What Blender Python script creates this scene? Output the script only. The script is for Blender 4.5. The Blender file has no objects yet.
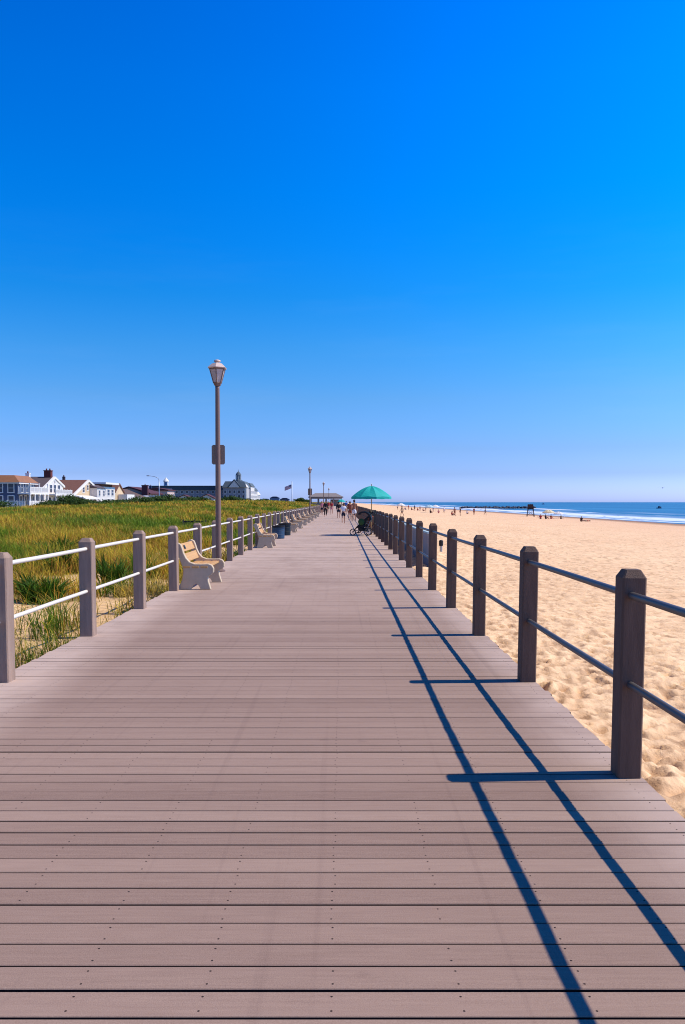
import bpy, bmesh, math, random
import numpy as np
from mathutils import Vector, Matrix, noise as mnoise
random.seed(7)
rng = np.random.default_rng(11)
S = bpy.context.scene
C = S.collection
R = math.radians

# ---------------------------------------------------------------- camera facts
CAM_H, FPX, VPX, HOR = 1.55, 786.0, 341.0, 502.0
TILT = R(2.5)

def px_x(px, d):            # lateral position (m) of a thing seen at column px, d metres up the boardwalk
    return (px - VPX) / FPX * d

def py_z(py, d):
    return CAM_H + (HOR - py) * d / FPX

# ---------------------------------------------------------------- colour + materials
def lin(c):
    c = c / 255.0
    return c / 12.92 if c <= 0.04045 else ((c + 0.055) / 1.055) ** 2.4

def rgb(r, g, b):
    return (lin(r), lin(g), lin(b), 1.0)

def base_mat(name):
    m = bpy.data.materials.new(name)
    m.use_nodes = True
    nt = m.node_tree
    b = nt.nodes['Principled BSDF']
    return m, nt, b

def node(nt, typ, **kw):
    n = nt.nodes.new(typ)
    for k, v in kw.items():
        setattr(n, k, v)
    return n

def mat(name, col, rough=0.7, metal=0.0, var=0.12, scale=6.0, bump=0.0, bscale=60.0, spec=0.3, stretch=(1, 1, 1)):
    """painted / plain surface with large-scale wear and fine grain"""
    m, nt, b = base_mat(name)
    if len(col) == 3:
        col = (*col, 1.0)
    tc = node(nt, 'ShaderNodeTexCoord')
    mp = node(nt, 'ShaderNodeMapping')
    mp.inputs['Scale'].default_value = stretch
    nt.links.new(tc.outputs['Object'], mp.inputs['Vector'])
    n = node(nt, 'ShaderNodeTexNoise')
    n.inputs['Scale'].default_value = scale
    n.inputs['Detail'].default_value = 6
    n.inputs['Roughness'].default_value = 0.65
    nt.links.new(mp.outputs['Vector'], n.inputs['Vector'])
    mix = node(nt, 'ShaderNodeMix', data_type='RGBA')
    lo = tuple(c * (1 - var) for c in col[:3]) + (1,)
    hi = tuple(min(1, c * (1 + var)) for c in col[:3]) + (1,)
    mix.inputs[6].default_value = lo
    mix.inputs[7].default_value = hi
    nt.links.new(n.outputs['Fac'], mix.inputs[0])
    nt.links.new(mix.outputs[2], b.inputs['Base Color'])
    b.inputs['Roughness'].default_value = rough
    b.inputs['Metallic'].default_value = metal
    b.inputs['Specular IOR Level'].default_value = spec
    if bump:
        n2 = node(nt, 'ShaderNodeTexNoise')
        n2.inputs['Scale'].default_value = bscale
        n2.inputs['Detail'].default_value = 4
        nt.links.new(mp.outputs['Vector'], n2.inputs['Vector'])
        bp = node(nt, 'ShaderNodeBump')
        bp.inputs['Strength'].default_value = bump
        bp.inputs['Distance'].default_value = 0.01
        nt.links.new(n2.outputs['Fac'], bp.inputs['Height'])
        nt.links.new(bp.outputs['Normal'], b.inputs['Normal'])
    return m

def math_node(nt, op, a, bb=None, c=None):
    n = node(nt, 'ShaderNodeMath', operation=op)
    for i, v in enumerate((a, bb, c)):
        if v is None:
            continue
        if isinstance(v, (int, float)):
            n.inputs[i].default_value = v
        else:
            nt.links.new(v, n.inputs[i])
    return n.outputs[0]

M = {}
M['post_wood'] = mat('post_wood', (0.135, 0.085, 0.060), 0.85, var=0.5, scale=3, bump=0.5, bscale=40, stretch=(6, 6, 0.7))  # post wood darkened in colour for the shaded railing; also other timber
M['post_wood_lit'] = mat('post_wood_lit', (0.33, 0.22, 0.16), 0.85, var=0.45, scale=3, bump=0.5, bscale=40, stretch=(6, 6, 0.7))  # same post wood, colour lightened for the sunlit railing
M['pipe_lit'] = mat('pipe_lit', (0.74, 0.66, 0.53), 0.45, var=0.1, scale=5, spec=0.4)  # sunlit copy of the rail pipe, brightness painted into the colour
M['pipe'] = mat('pipe', (0.125, 0.11, 0.10), 0.45, metal=0.35, var=0.12, scale=5, spec=0.4)  # shaded copy of the rail pipe, darkened in colour
M['concrete'] = mat('concrete', (0.56, 0.43, 0.285), 0.9, var=0.18, scale=9, bump=0.4, bscale=120)
M['bench_wood'] = mat('bench_wood', (0.58, 0.32, 0.12), 0.6, var=0.3, scale=4, bump=0.3, bscale=50, stretch=(8, 0.6, 8))
M['plaque'] = mat('plaque', (0.02, 0.018, 0.015), 0.4, metal=0.5)
M['lantern_paint'] = mat('lantern_paint', (0.62, 0.47, 0.39), 0.5, var=0.15, scale=3)
M['lamp_paint'] = mat('lamp_paint', (0.21, 0.13, 0.10), 0.5, var=0.15, scale=3)
M['lamp_glass'] = None
M['sign_back'] = mat('sign_back', (0.30, 0.22, 0.165), 0.55, metal=0.3, var=0.1)
M['barrel'] = mat('barrel', (0.035, 0.075, 0.13), 0.5, var=0.2)
M['barrel_dark'] = mat('barrel_dark', (0.012, 0.02, 0.025), 0.5, var=0.2)
M['black'] = mat('black', (0.012, 0.012, 0.014), 0.6)
M['dark_green'] = mat('dark_green', (0.035, 0.085, 0.02), 0.7)
M['grey_metal'] = mat('grey_metal', (0.35, 0.36, 0.38), 0.35, metal=0.7)
M['white'] = mat('white', (0.78, 0.77, 0.74), 0.6, var=0.05)
M['window'] = mat('window', (0.02, 0.028, 0.05), 0.15, spec=0.6)
M['skin'] = mat('skin', (0.50, 0.27, 0.17), 0.6, var=0.05)
M['skin_tan'] = mat('skin_tan', (0.33, 0.15, 0.085), 0.6, var=0.05)
M['eye'] = mat('eye', (0.02, 0.015, 0.012), 0.3)
M['hair_dark'] = mat('hair_dark', (0.015, 0.01, 0.008), 0.6)
M['hair_brown'] = mat('hair_brown', (0.07, 0.04, 0.02), 0.6)
M['hair_fair'] = mat('hair_fair', (0.35, 0.23, 0.1), 0.6)
CL = {}
def cloth(name, col):
    if name not in CL:
        CL[name] = mat('cloth_' + name, col, 0.85, var=0.12, scale=12, bump=0.3, bscale=30)
    return CL[name]

def fabric_mat(name, col):
    m, nt, b = base_mat(name)
    b.inputs['Base Color'].default_value = (*col, 1)
    b.inputs['Roughness'].default_value = 0.7
    tr = node(nt, 'ShaderNodeBsdfTranslucent')
    tr.inputs['Color'].default_value = (*col, 1)
    mx = node(nt, 'ShaderNodeMixShader')
    mx.inputs[0].default_value = 0.16
    nt.links.new(b.outputs[0], mx.inputs[1])
    nt.links.new(tr.outputs[0], mx.inputs[2])
    nt.links.new(mx.outputs[0], nt.nodes['Material Output'].inputs['Surface'])
    return m

M['lamp_glass'] = fabric_mat('lamp_glass', (0.62, 0.50, 0.44))
# ---------------------------------------------------------------- mesh building
class MB:
    def __init__(self):
        self.v, self.f = [], []
    def add(self, vs, fs):
        o = len(self.v)
        self.v += [tuple(p) for p in vs]
        self.f += [tuple(i + o for i in f) for f in fs]
        return self
    def box(self, x0, x1, y0, y1, z0, z1):
        x0, x1 = min(x0, x1), max(x0, x1)
        y0, y1 = min(y0, y1), max(y0, y1)
        return self.add([(x0, y0, z0), (x1, y0, z0), (x1, y1, z0), (x0, y1, z0), (x0, y0, z1), (x1, y0, z1), (x1, y1, z1), (x0, y1, z1)],
                        [(3, 2, 1, 0), (4, 5, 6, 7), (0, 1, 5, 4), (1, 2, 6, 5), (2, 3, 7, 6), (3, 0, 4, 7)])
    def prism(self, poly, axis, a, b):
        """poly: 2-D points; axis 'x' -> (y,z) polys, 'y' -> (x,z), 'z' -> (x,y)"""
        n = len(poly)
        def P(p, t):
            return {'x': (t, p[0], p[1]), 'y': (p[0], t, p[1]), 'z': (p[0], p[1], t)}[axis]
        vs = [P(p, a) for p in poly] + [P(p, b) for p in poly]
        fs = [tuple(range(n)), tuple(range(2 * n - 1, n - 1, -1))]
        fs += [(i, (i + 1) % n, n + (i + 1) % n, n + i) for i in range(n)]
        return self.add(vs, fs)
    def tube(self, pts, r, n=10, cap=True):
        pts = [Vector(p) for p in pts]
        rs = r if isinstance(r, (list, tuple)) else [r] * len(pts)
        t0 = (pts[1] - pts[0]).normalized()
        up = Vector((0, 0, 1)) if abs(t0.z) < 0.9 else Vector((1, 0, 0))
        u = t0.cross(up).normalized()
        vs = []
        for i, p in enumerate(pts):
            t = (pts[min(i + 1, len(pts) - 1)] - pts[max(i - 1, 0)]).normalized()
            u = (u - t * u.dot(t)).normalized()
            w = t.cross(u)
            for k in range(n):
                a = 2 * math.pi * k / n
                vs.append(p + (u * math.cos(a) + w * math.sin(a)) * rs[i])
        fs = []
        for i in range(len(pts) - 1):
            for k in range(n):
                k2 = (k + 1) % n
                fs.append((i * n + k, i * n + k2, (i + 1) * n + k2, (i + 1) * n + k))
        if cap:
            fs.append(tuple(range(n - 1, -1, -1)))
            fs.append(tuple(range((len(pts) - 1) * n, len(pts) * n)))
        return self.add(vs, fs)
    def lathe(self, prof, c=(0, 0, 0), n=16, rot=0.0):
        vs, fs = [], []
        for r, z in prof:
            for k in range(n):
                a = 2 * math.pi * k / n + rot
                vs.append((c[0] + r * math.cos(a), c[1] + r * math.sin(a), c[2] + z))
        for i in range(len(prof) - 1):
            for k in range(n):
                k2 = (k + 1) % n
                fs.append((i * n + k, i * n + k2, (i + 1) * n + k2, (i + 1) * n + k))
        fs.append(tuple(range(n - 1, -1, -1)))
        fs.append(tuple(range((len(prof) - 1) * n, len(prof) * n)))
        return self.add(vs, fs)
    def ball(self, c, r, n=12, m=8, sq=(1, 1, 1)):
        vs, fs = [], []
        for j in range(1, m):
            th = math.pi * j / m
            for k in range(n):
                a = 2 * math.pi * k / n
                vs.append((c[0] + r * sq[0] * math.sin(th) * math.cos(a), c[1] + r * sq[1] * math.sin(th) * math.sin(a), c[2] + r * sq[2] * math.cos(th)))
        for j in range(m - 2):
            for k in range(n):
                k2 = (k + 1) % n
                fs.append((j * n + k, (j + 1) * n + k, (j + 1) * n + k2, j * n + k2))
        t = len(vs); vs.append((c[0], c[1], c[2] + r * sq[2]))
        b = len(vs); vs.append((c[0], c[1], c[2] - r * sq[2]))
        for k in range(n):
            k2 = (k + 1) % n
            fs.append((t, k, k2)); fs.append((b, (m - 2) * n + k2, (m - 2) * n + k))
        return self.add(vs, fs)
    def mesh(self, name, off=(0, 0, 0)):
        me = bpy.data.meshes.new(name)
        me.from_pydata([(p[0] - off[0], p[1] - off[1], p[2] - off[2]) for p in self.v], [], self.f)
        bm = bmesh.new(); bm.from_mesh(me)
        bmesh.ops.recalc_face_normals(bm, faces=bm.faces)
        bm.to_mesh(me); bm.free()
        return me

def world_loc(o):
    v = Vector((0, 0, 0))
    while o is not None:
        v = v + o.location
        o = o.parent
    return v

def part(name, mb, m, parent=None, world=False, smooth=False, bevel=0.0, label=None):
    """one mesh object. world=True: vertices are given in world space and made local to the parent's position"""
    off = world_loc(parent) if (world and parent is not None) else (0, 0, 0)
    me = mb.mesh(name, off)
    if bevel:
        bm = bmesh.new(); bm.from_mesh(me)
        es = [e for e in bm.edges if len(e.link_faces) == 2 and e.calc_face_angle(0) > 0.5]
        bmesh.ops.bevel(bm, geom=es, offset=bevel, segments=2, affect='EDGES', profile=0.5)
        bm.to_mesh(me); bm.free()
    if smooth:
        me.polygons.foreach_set('use_smooth', [True] * len(me.polygons))
    me.materials.append(m)
    o = bpy.data.objects.new(name, me)
    C.objects.link(o)
    o.parent = parent
    if label:
        o['label'] = label
    return o

def tag(o, label=None, cat=None, group=None, kind=None):
    if label: o['label'] = label
    if cat: o['category'] = cat
    if group: o['group'] = group
    if kind: o['kind'] = kind
    return o

def thing(name, label, cat, loc=(0, 0, 0), rz=0.0, group=None):
    o = bpy.data.objects.new(name, None)
    o.empty_display_size = 0.3
    C.objects.link(o)
    o.location = loc
    o.rotation_euler = (0, 0, rz)
    return tag(o, label, cat, group)

def dup(root, loc, rz=0.0, label=None, group=None):
    def cp(o, par):
        c = o.copy()
        C.objects.link(c)
        c.parent = par
        for ch in list(o.children):
            cp(ch, c)
        return c
    r = cp(root, None)
    r.location = loc
    r.rotation_euler = (0, 0, rz)
    if label: r['label'] = label
    if group: r['group'] = group
    return r

def np_mesh(name, verts, quads=None, tris=None, col=None, smooth=False):
    me = bpy.data.meshes.new(name)
    nq = 0 if quads is None else len(quads)
    ntr = 0 if tris is None else len(tris)
    me.vertices.add(len(verts))
    me.vertices.foreach_set('co', np.asarray(verts, dtype=np.float32).ravel())
    loops = []
    if nq: loops.append(np.asarray(quads, dtype=np.int32).ravel())
    if ntr: loops.append(np.asarray(tris, dtype=np.int32).ravel())
    loops = np.concatenate(loops)
    me.loops.add(len(loops))
    me.loops.foreach_set('vertex_index', loops)
    me.polygons.add(nq + ntr)
    starts = np.concatenate([np.arange(nq) * 4, nq * 4 + np.arange(ntr) * 3]).astype(np.int32)
    me.polygons.foreach_set('loop_start', starts)
    me.polygons.foreach_set('use_smooth', np.full(nq + ntr, bool(smooth)))
    me.update(calc_edges=True)
    if col is not None:
        a = me.color_attributes.new('Col', 'FLOAT_COLOR', 'POINT')
        c4 = np.ones((len(verts), 4), dtype=np.float32)
        c4[:, :3] = col
        a.data.foreach_set('color', c4.ravel())
    me.validate()
    return me

def grid_faces(ny, nx):
    i = np.arange((ny - 1) * (nx - 1))
    r, c = i // (nx - 1), i % (nx - 1)
    a = r * nx + c
    return np.stack([a, a + 1, a + nx + 1, a + nx], 1)

# value noise, vectorised -------------------------------------------------
_tab = rng.random((256, 256)).astype(np.float64)
def vnoise(x, y):
    xi, yi = np.floor(x).astype(int), np.floor(y).astype(int)
    fx, fy = x - xi, y - yi
    fx, fy = fx * fx * (3 - 2 * fx), fy * fy * (3 - 2 * fy)
    t = lambda a, b: _tab[a & 255, b & 255]
    return (t(xi, yi) * (1 - fx) + t(xi + 1, yi) * fx) * (1 - fy) + (t(xi, yi + 1) * (1 - fx) + t(xi + 1, yi + 1) * fx) * fy
def fbm(x, y, o=4):
    s, a, n = 0, 0.5, 0
    for k in range(o):
        s = s + a * vnoise(x * 2 ** k + 17.3 * k, y * 2 ** k + 5.1 * k); n += a; a *= 0.5
    return s / n
def sstep(a, b, x):
    t = np.clip((x - a) / (b - a), 0, 1)
    return t * t * (3 - 2 * t)

# ---------------------------------------------------------------- sky, sun, camera
SUN_EL = R(49.6)
SUN_DIR = Vector((math.cos(SUN_EL) * 0.9986, math.cos(SUN_EL) * 0.052, math.sin(SUN_EL)))
w = bpy.data.worlds.new('World')
S.world = w
w.use_nodes = True
nt = w.node_tree
sky = node(nt, 'ShaderNodeTexSky', sky_type='NISHITA')
sky.sun_disc = False
sky.sun_elevation = SUN_EL
sky.sun_rotation = R(87)
sky.altitude = 0
sky.air_density = 1.0
sky.dust_density = 0.6
sky.ozone_density = 2.5
tc = node(nt, 'ShaderNodeTexCoord')
sep = node(nt, 'ShaderNodeSeparateXYZ')
nt.links.new(tc.outputs['Generated'], sep.inputs[0])
ramp = node(nt, 'ShaderNodeValToRGB')
SKY_STOPS = [(0.0038, (0.150, 0.210, 0.60)), (0.0343, (0.088, 0.116, 0.295)), (0.066, (0.086, 0.108, 0.208)), (0.1287, (0.092, 0.140, 0.187)), (0.1899, (0.064, 0.178, 0.216)), (0.2489, (0.022, 0.207, 0.260)), (0.3053, (0.0066, 0.2394, 0.318)), (0.3587, (0.0, 0.2672, 0.3639)), (0.4554, (0.0, 0.3021, 0.4365)), (0.5383, (0.0, 0.3078, 0.4741)), (0.60,(0.0,0.07,0.22)), (0.8,(0.0,0.04,0.17)), (1.0,(0.0,0.028,0.13))]
cr = ramp.color_ramp
while len(cr.elements) < len(SKY_STOPS):
    cr.elements.new(0.5)
for e, (p, c) in zip(cr.elements, SKY_STOPS):
    e.position = p
    e.color = (*c, 1)
nt.links.new(sep.outputs['Z'], ramp.inputs[0])
mul = node(nt, 'ShaderNodeMix', data_type='RGBA', blend_type='MULTIPLY')
mul.inputs[0].default_value = 1.0
gam = node(nt, 'ShaderNodeGamma')
gam.inputs[1].default_value = 2.0
nt.links.new(sky.outputs[0], gam.inputs[0])
nt.links.new(gam.outputs[0], mul.inputs[6])
nt.links.new(ramp.outputs[0], mul.inputs[7])
hzm = node(nt, 'ShaderNodeMapping'); hzm.inputs['Scale'].default_value = (1.2, 1.2, 9.0)
nt.links.new(tc.outputs['Generated'], hzm.inputs[0])
hzn = node(nt, 'ShaderNodeTexNoise'); hzn.inputs['Scale'].default_value = 2.4; hzn.inputs['Detail'].default_value = 6; hzn.inputs['Roughness'].default_value = 0.6
nt.links.new(hzm.outputs[0], hzn.inputs['Vector'])
hzr = node(nt, 'ShaderNodeMapRange'); hzr.inputs['From Min'].default_value = 0.50; hzr.inputs['From Max'].default_value = 0.85; hzr.inputs['To Max'].default_value = 0.10
nt.links.new(hzn.outputs['Fac'], hzr.inputs['Value'])
hzx = node(nt, 'ShaderNodeMix', data_type='RGBA'); hzx.inputs[7].default_value = (3.2, 4.4, 6.4, 1)
hzf = node(nt, 'ShaderNodeMapRange'); hzf.inputs['From Min'].default_value = 0.34; hzf.inputs['From Max'].default_value = 0.06
nt.links.new(sep.outputs['Z'], hzf.inputs['Value'])
nt.links.new(math_node(nt, 'MULTIPLY', hzr.outputs[0], hzf.outputs[0]), hzx.inputs[0]); nt.links.new(mul.outputs[2], hzx.inputs[6])
bg = nt.nodes['Background']
nt.links.new(hzx.outputs[2], bg.inputs['Color'])
bg.inputs['Strength'].default_value = 0.15

sl = bpy.data.lights.new('sun', 'SUN')
sl.energy = 5.0
sl.angle = R(0.5)
sl.color = (1.0, 0.90, 0.72)
so = bpy.data.objects.new('sun', sl)
C.objects.link(so)
so.rotation_euler = SUN_DIR.to_track_quat('Z', 'Y').to_euler()

cd = bpy.data.cameras.new('camera')
cam = bpy.data.objects.new('camera', cd)
C.objects.link(cam)
S.camera = cam
cd.sensor_fit = 'VERTICAL'
cd.sensor_height = 36.0
cd.lens = FPX / 1024 * 36.0
cd.clip_start = 0.05
cd.clip_end = 30000
cam.location = (0, 0, CAM_H)
cam.rotation_euler = (math.pi / 2 - TILT, 0, 0)
cd.shift_x = (342.5 - VPX) / 1024
cd.shift_y = -(512 - HOR - FPX * math.tan(TILT)) / 1024

S.view_settings.view_transform = 'Standard'
S.view_settings.look = 'None'
S.view_settings.exposure = 0
S.cycles.max_bounces = 6
S.cycles.use_denoising = True
S.cycles.denoising_prefilter = 'ACCURATE'
S.cycles.pixel_filter_type = 'BLACKMAN_HARRIS'
S.cycles.filter_width = 1.05

# ---------------------------------------------------------------- terrain heights
DECK_R, DECK_L = 1.69, -3.02
SEA_Z = -3.0
def beach_z(x):
    return -0.36 - 2.64 * np.clip(x - 1.7, 0, None) / 68.3

def dune_z(x, y):
    s = np.clip(-3.0 - x, 0, None)
    A = np.interp(y, [-20, 8, 25, 60, 130, 200, 320, 600], [0.5, 0.55, 0.55, 0.38, 0.95, 1.7, 1.55, 1.0])
    h = -0.42 + A * sstep(0.5, 17, s)
    h = h + (fbm(x * 0.16, y * 0.11, 4) - 0.5) * 0.9 * sstep(0.8, 9, s) + (fbm(x * 0.9, y * 0.9, 3) - 0.5) * 0.22 * sstep(0.0, 1.5, s)
    back = sstep(40, 56, s)
    return h * (1 - back) + 0.15 * back

def beach_at(px, py, dmax=900):
    """point of the sloping sand seen at that column/row"""
    best = None
    for d in np.arange(8, dmax, 0.5):
        x = px_x(px, d)
        z = float(beach_z(np.array(x)))
        yy = HOR + (CAM_H - z) * FPX / d
        if yy <= py or x > 69.5:
            return (x, d, z)
    return (x, d, z)

# ---------------------------------------------------------------- beach sand (dimpled with footprints)
xs = [-0.7]
st = 0.035
while xs[-1] < 74:
    xs.append(xs[-1] + st)
    if xs[-1] > 3.0: st = min(st * 1.02, 1.2)
ys = [-6.0]
while ys[-1] < 3.0:
    ys.append(ys[-1] + 0.12)
st = 0.035
while ys[-1] < 2500:
    ys.append(ys[-1] + st)
    if ys[-1] > 9: st = min(st * 1.010, 60)
xs, ys = np.array(xs), np.array(ys)
X, Y = np.meshgrid(xs, ys)
Z = beach_z(X)
edge = sstep(1.3, 2.0, X)
far = 1 - sstep(45, 62, X)
Z = Z + edge * far * ((fbm(X * 0.35, Y * 0.35, 3) - 0.5) * 0.18 + (fbm(X * 2.6 + 9, Y * 2.6, 3) - 0.5) * 0.035 + (fbm(X * 7.0 + 3, Y * 7.0, 3) - 0.5) * 0.035)
nfoot = 20000
HOL_SHADE = np.zeros_like(Z)  # mask for shade painted into the footprint hollows
fy = 2.0 + 68 * rng.random(nfoot) ** 1.45
fx = 1.75 + (fy * 0.47 + 1.5) * rng.random(nfoot)
for k in range(nfoot):
    a = rng.normal(1.0, 0.9)
    L, W = rng.uniform(0.06, 0.115), rng.uniform(0.035, 0.058)
    dep = rng.uniform(0.012, 0.036)
    rr = 0.27
    i0, i1 = np.searchsorted(ys, (fy[k] - rr, fy[k] + rr))
    j0, j1 = np.searchsorted(xs, (fx[k] - rr, fx[k] + rr))
    dx, dy = X[i0:i1, j0:j1] - fx[k], Y[i0:i1, j0:j1] - fy[k]
    u = (dx * math.cos(a) + dy * math.sin(a)) / L
    v = (-dx * math.sin(a) + dy * math.cos(a)) / W
    q = u * u + v * v
    HOL_SHADE[i0:i1, j0:j1] = np.maximum(HOL_SHADE[i0:i1, j0:j1], np.exp(-((u + .5) ** 2 + v * v) * 0.8) * dep / .034)
    Z[i0:i1, j0:j1] += dep * (-np.exp(-q * 0.9) + 0.3 * np.exp(-(np.sqrt(q) - 1.7) ** 2 * 3.0)) * edge[i0:i1, j0:j1]
beach = bpy.data.objects.new('beach_sand', np_mesh('beach_sand', np.stack([X, Y, Z], -1).reshape(-1, 3), grid_faces(len(ys), len(xs)), smooth=True, col=np.repeat(HOL_SHADE.reshape(-1, 1), 3, 1)))
C.objects.link(beach)
tag(beach, kind='structure')

def sand_mat(name, wet_and_shade=True, c0=(0.78, 0.475, 0.25), c1=(0.95, 0.675, 0.395)):
    m, nt, b = base_mat(name)
    tc = node(nt, 'ShaderNodeTexCoord')
    sep = node(nt, 'ShaderNodeSeparateXYZ')
    nt.links.new(tc.outputs['Object'], sep.inputs[0])
    n1 = node(nt, 'ShaderNodeTexNoise'); n1.inputs['Scale'].default_value = 2.2; n1.inputs['Detail'].default_value = 8; n1.inputs['Roughness'].default_value = 0.7
    n2 = node(nt, 'ShaderNodeTexNoise'); n2.inputs['Scale'].default_value = 0.10; n2.inputs['Detail'].default_value = 3
    n3 = node(nt, 'ShaderNodeTexNoise'); n3.inputs['Scale'].default_value = 90; n3.inputs['Detail'].default_value = 3
    for n in (n1, n2, n3): nt.links.new(tc.outputs['Object'], n.inputs['Vector'])
    mx = node(nt, 'ShaderNodeMix', data_type='RGBA')
    mx.inputs[6].default_value = (*c0, 1); mx.inputs[7].default_value = (*c1, 1)
    f = math_node(nt, 'MULTIPLY_ADD', n1.outputs['Fac'], 0.5, math_node(nt, 'MULTIPLY_ADD', n2.outputs['Fac'], 0.35, math_node(nt, 'MULTIPLY', n3.outputs['Fac'], 0.15)))
    f = math_node(nt, 'MULTIPLY_ADD', f, 2.6, -0.8)
    nt.links.new(f, mx.inputs[0])
    out = mx.outputs[2]
    if wet_and_shade:
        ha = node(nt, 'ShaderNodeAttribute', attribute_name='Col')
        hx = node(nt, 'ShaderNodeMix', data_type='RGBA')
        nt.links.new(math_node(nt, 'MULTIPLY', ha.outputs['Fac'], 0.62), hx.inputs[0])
        nt.links.new(out, hx.inputs[6]); hx.inputs[7].default_value = (0.36, 0.20, 0.10, 1)  # hollows darkened in colour to deepen their shadows
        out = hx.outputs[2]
        bx = node(nt, 'ShaderNodeMix', data_type='RGBA')
        bm_ = node(nt, 'ShaderNodeMapRange'); bm_.inputs['From Min'].default_value = 6; bm_.inputs['From Max'].default_value = 48; bm_.inputs['To Max'].default_value = 0.7
        nt.links.new(sep.outputs['X'], bm_.inputs['Value']); nt.links.new(bm_.outputs[0], bx.inputs[0])
        nt.links.new(out, bx.inputs[6]); bx.inputs[7].default_value = (0.80, 0.49, 0.29, 1)
        out = bx.outputs[2]
        wx = node(nt, 'ShaderNodeMix', data_type='RGBA')
        wv = math_node(nt, 'MULTIPLY_ADD', n2.outputs['Fac'], 10.0, sep.outputs['X'])
        mr = node(nt, 'ShaderNodeMapRange'); mr.interpolation_type = 'SMOOTHSTEP'
        mr.inputs['From Min'].default_value = 56; mr.inputs['From Max'].default_value = 70
        nt.links.new(wv, mr.inputs['Value'])
        nt.links.new(mr.outputs[0], wx.inputs[0])
        nt.links.new(out, wx.inputs[6]); wx.inputs[7].default_value = (0.33, 0.19, 0.115, 1)
        out = wx.outputs[2]
    n5 = node(nt, 'ShaderNodeTexNoise'); n5.inputs['Scale'].default_value = 7.0; n5.inputs['Detail'].default_value = 4; n5.inputs['Roughness'].default_value = 0.5
    mp5 = node(nt, 'ShaderNodeMapping'); mp5.inputs['Scale'].default_value = (0.8, 0.45, 1); mp5.inputs['Rotation'].default_value = (0, 0, 0.3)
    nt.links.new(tc.outputs['Object'], mp5.inputs[0]); nt.links.new(mp5.outputs[0], n5.inputs['Vector'])
    m5 = node(nt, 'ShaderNodeMapRange'); m5.interpolation_type = 'SMOOTHSTEP'
    m5.inputs['From Min'].default_value = 0.53; m5.inputs['From Max'].default_value = 0.66; m5.inputs['To Max'].default_value = 0.62
    nt.links.new(n5.outputs['Fac'], m5.inputs['Value'])
    x5 = node(nt, 'ShaderNodeMix', data_type='RGBA'); x5.inputs[7].default_value = (0.44, 0.26, 0.14, 1)  # dark flecks paint shaded hollows where the grid is too coarse
    nt.links.new(m5.outputs[0], x5.inputs[0]); nt.links.new(out, x5.inputs[6])
    out = x5.outputs[2]
    nt.links.new(out, b.inputs['Base Color'])
    b.inputs['Roughness'].default_value = 0.95
    b.inputs['Specular IOR Level'].default_value = 0.1
    nb = node(nt, 'ShaderNodeTexNoise'); nb.inputs['Scale'].default_value = 3.3; nb.inputs['Detail'].default_value = 6; nb.inputs['Roughness'].default_value = 0.6
    nt.links.new(tc.outputs['Object'], nb.inputs['Vector'])
    bp = node(nt, 'ShaderNodeBump'); bp.inputs['Strength'].default_value = 0.55; bp.inputs['Distance'].default_value = 0.10
    nt.links.new(nb.outputs['Fac'], bp.inputs['Height'])
    bp2 = node(nt, 'ShaderNodeBump'); bp2.inputs['Strength'].default_value = 0.25; bp2.inputs['Distance'].default_value = 0.006
    nt.links.new(n3.outputs['Fac'], bp2.inputs['Height'])
    nt.links.new(bp.outputs['Normal'], bp2.inputs['Normal'])
    nt.links.new(bp2.outputs['Normal'], b.inputs['Normal'])
    return m
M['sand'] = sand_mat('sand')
M['dune_sand'] = sand_mat('dune_sand', wet_and_shade=False, c0=(0.44, 0.29, 0.16), c1=(0.62, 0.45, 0.27))
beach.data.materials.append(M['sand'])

# ---------------------------------------------------------------- dunes / inland ground
xs = [-0.7]
st = 0.09
while xs[-1] > -9000:
    xs.append(xs[-1] - st)
    if xs[-1] < -6: st = st * 1.03
ys = [-8.0]
st = 0.14
while ys[-1] < 14000:
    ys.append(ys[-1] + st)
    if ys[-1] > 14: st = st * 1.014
xs, ys = np.array(xs[::-1]), np.array(ys)
X, Y = np.meshgrid(xs, ys)
Zd = dune_z(X, Y)
me = np_mesh('dune', np.stack([X, Y, Zd], -1).reshape(-1, 3), grid_faces(len(ys), len(xs)), smooth=True)
dune = bpy.data.objects.new('dune', me)
C.objects.link(dune)
tag(dune, kind='structure')
m, nt, b = base_mat('dune_ground')
# sand where bare, olive thatch where the grass is thick
def cover(x, y):
    """0 bare sand .. 1 thick grass"""
    s = -3.0 - x
    n = fbm(x * 0.45 + 40, y * 0.38 + 7, 3)
    n2 = fbm(x * 0.13 + 3, y * 0.10 + 71, 3)
    near = sstep(0.8, 6.0, s)
    c = sstep(0.45, 0.58, n + 0.13 * near - 0.065) * (0.45 + 0.55 * near)
    c = np.where((y > 20) | (s > 6), np.maximum(c, sstep(0.33, 0.42, n2) * sstep(0.3, 2, s)), c)
    return np.clip(c, 0, 1)
cv = cover(X, Y).ravel()
a = me.color_attributes.new('Col', 'FLOAT_COLOR', 'POINT')
c4 = np.ones((len(cv), 4), dtype=np.float32); c4[:, 0] = cv
a.data.foreach_set('color', c4.ravel())
at = node(nt, 'ShaderNodeAttribute', attribute_name='Col')
sp = node(nt, 'ShaderNodeSeparateColor')
nt.links.new(at.outputs['Color'], sp.inputs[0])
tcn = node(nt, 'ShaderNodeTexCoord')
na = node(nt, 'ShaderNodeTexNoise'); na.inputs['Scale'].default_value = 1.6; na.inputs['Detail'].default_value = 8
nb_ = node(nt, 'ShaderNodeTexNoise'); nb_.inputs['Scale'].default_value = 0.07; nb_.inputs['Detail'].default_value = 4
for n in (na, nb_): nt.links.new(tcn.outputs['Object'], n.inputs['Vector'])
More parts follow.
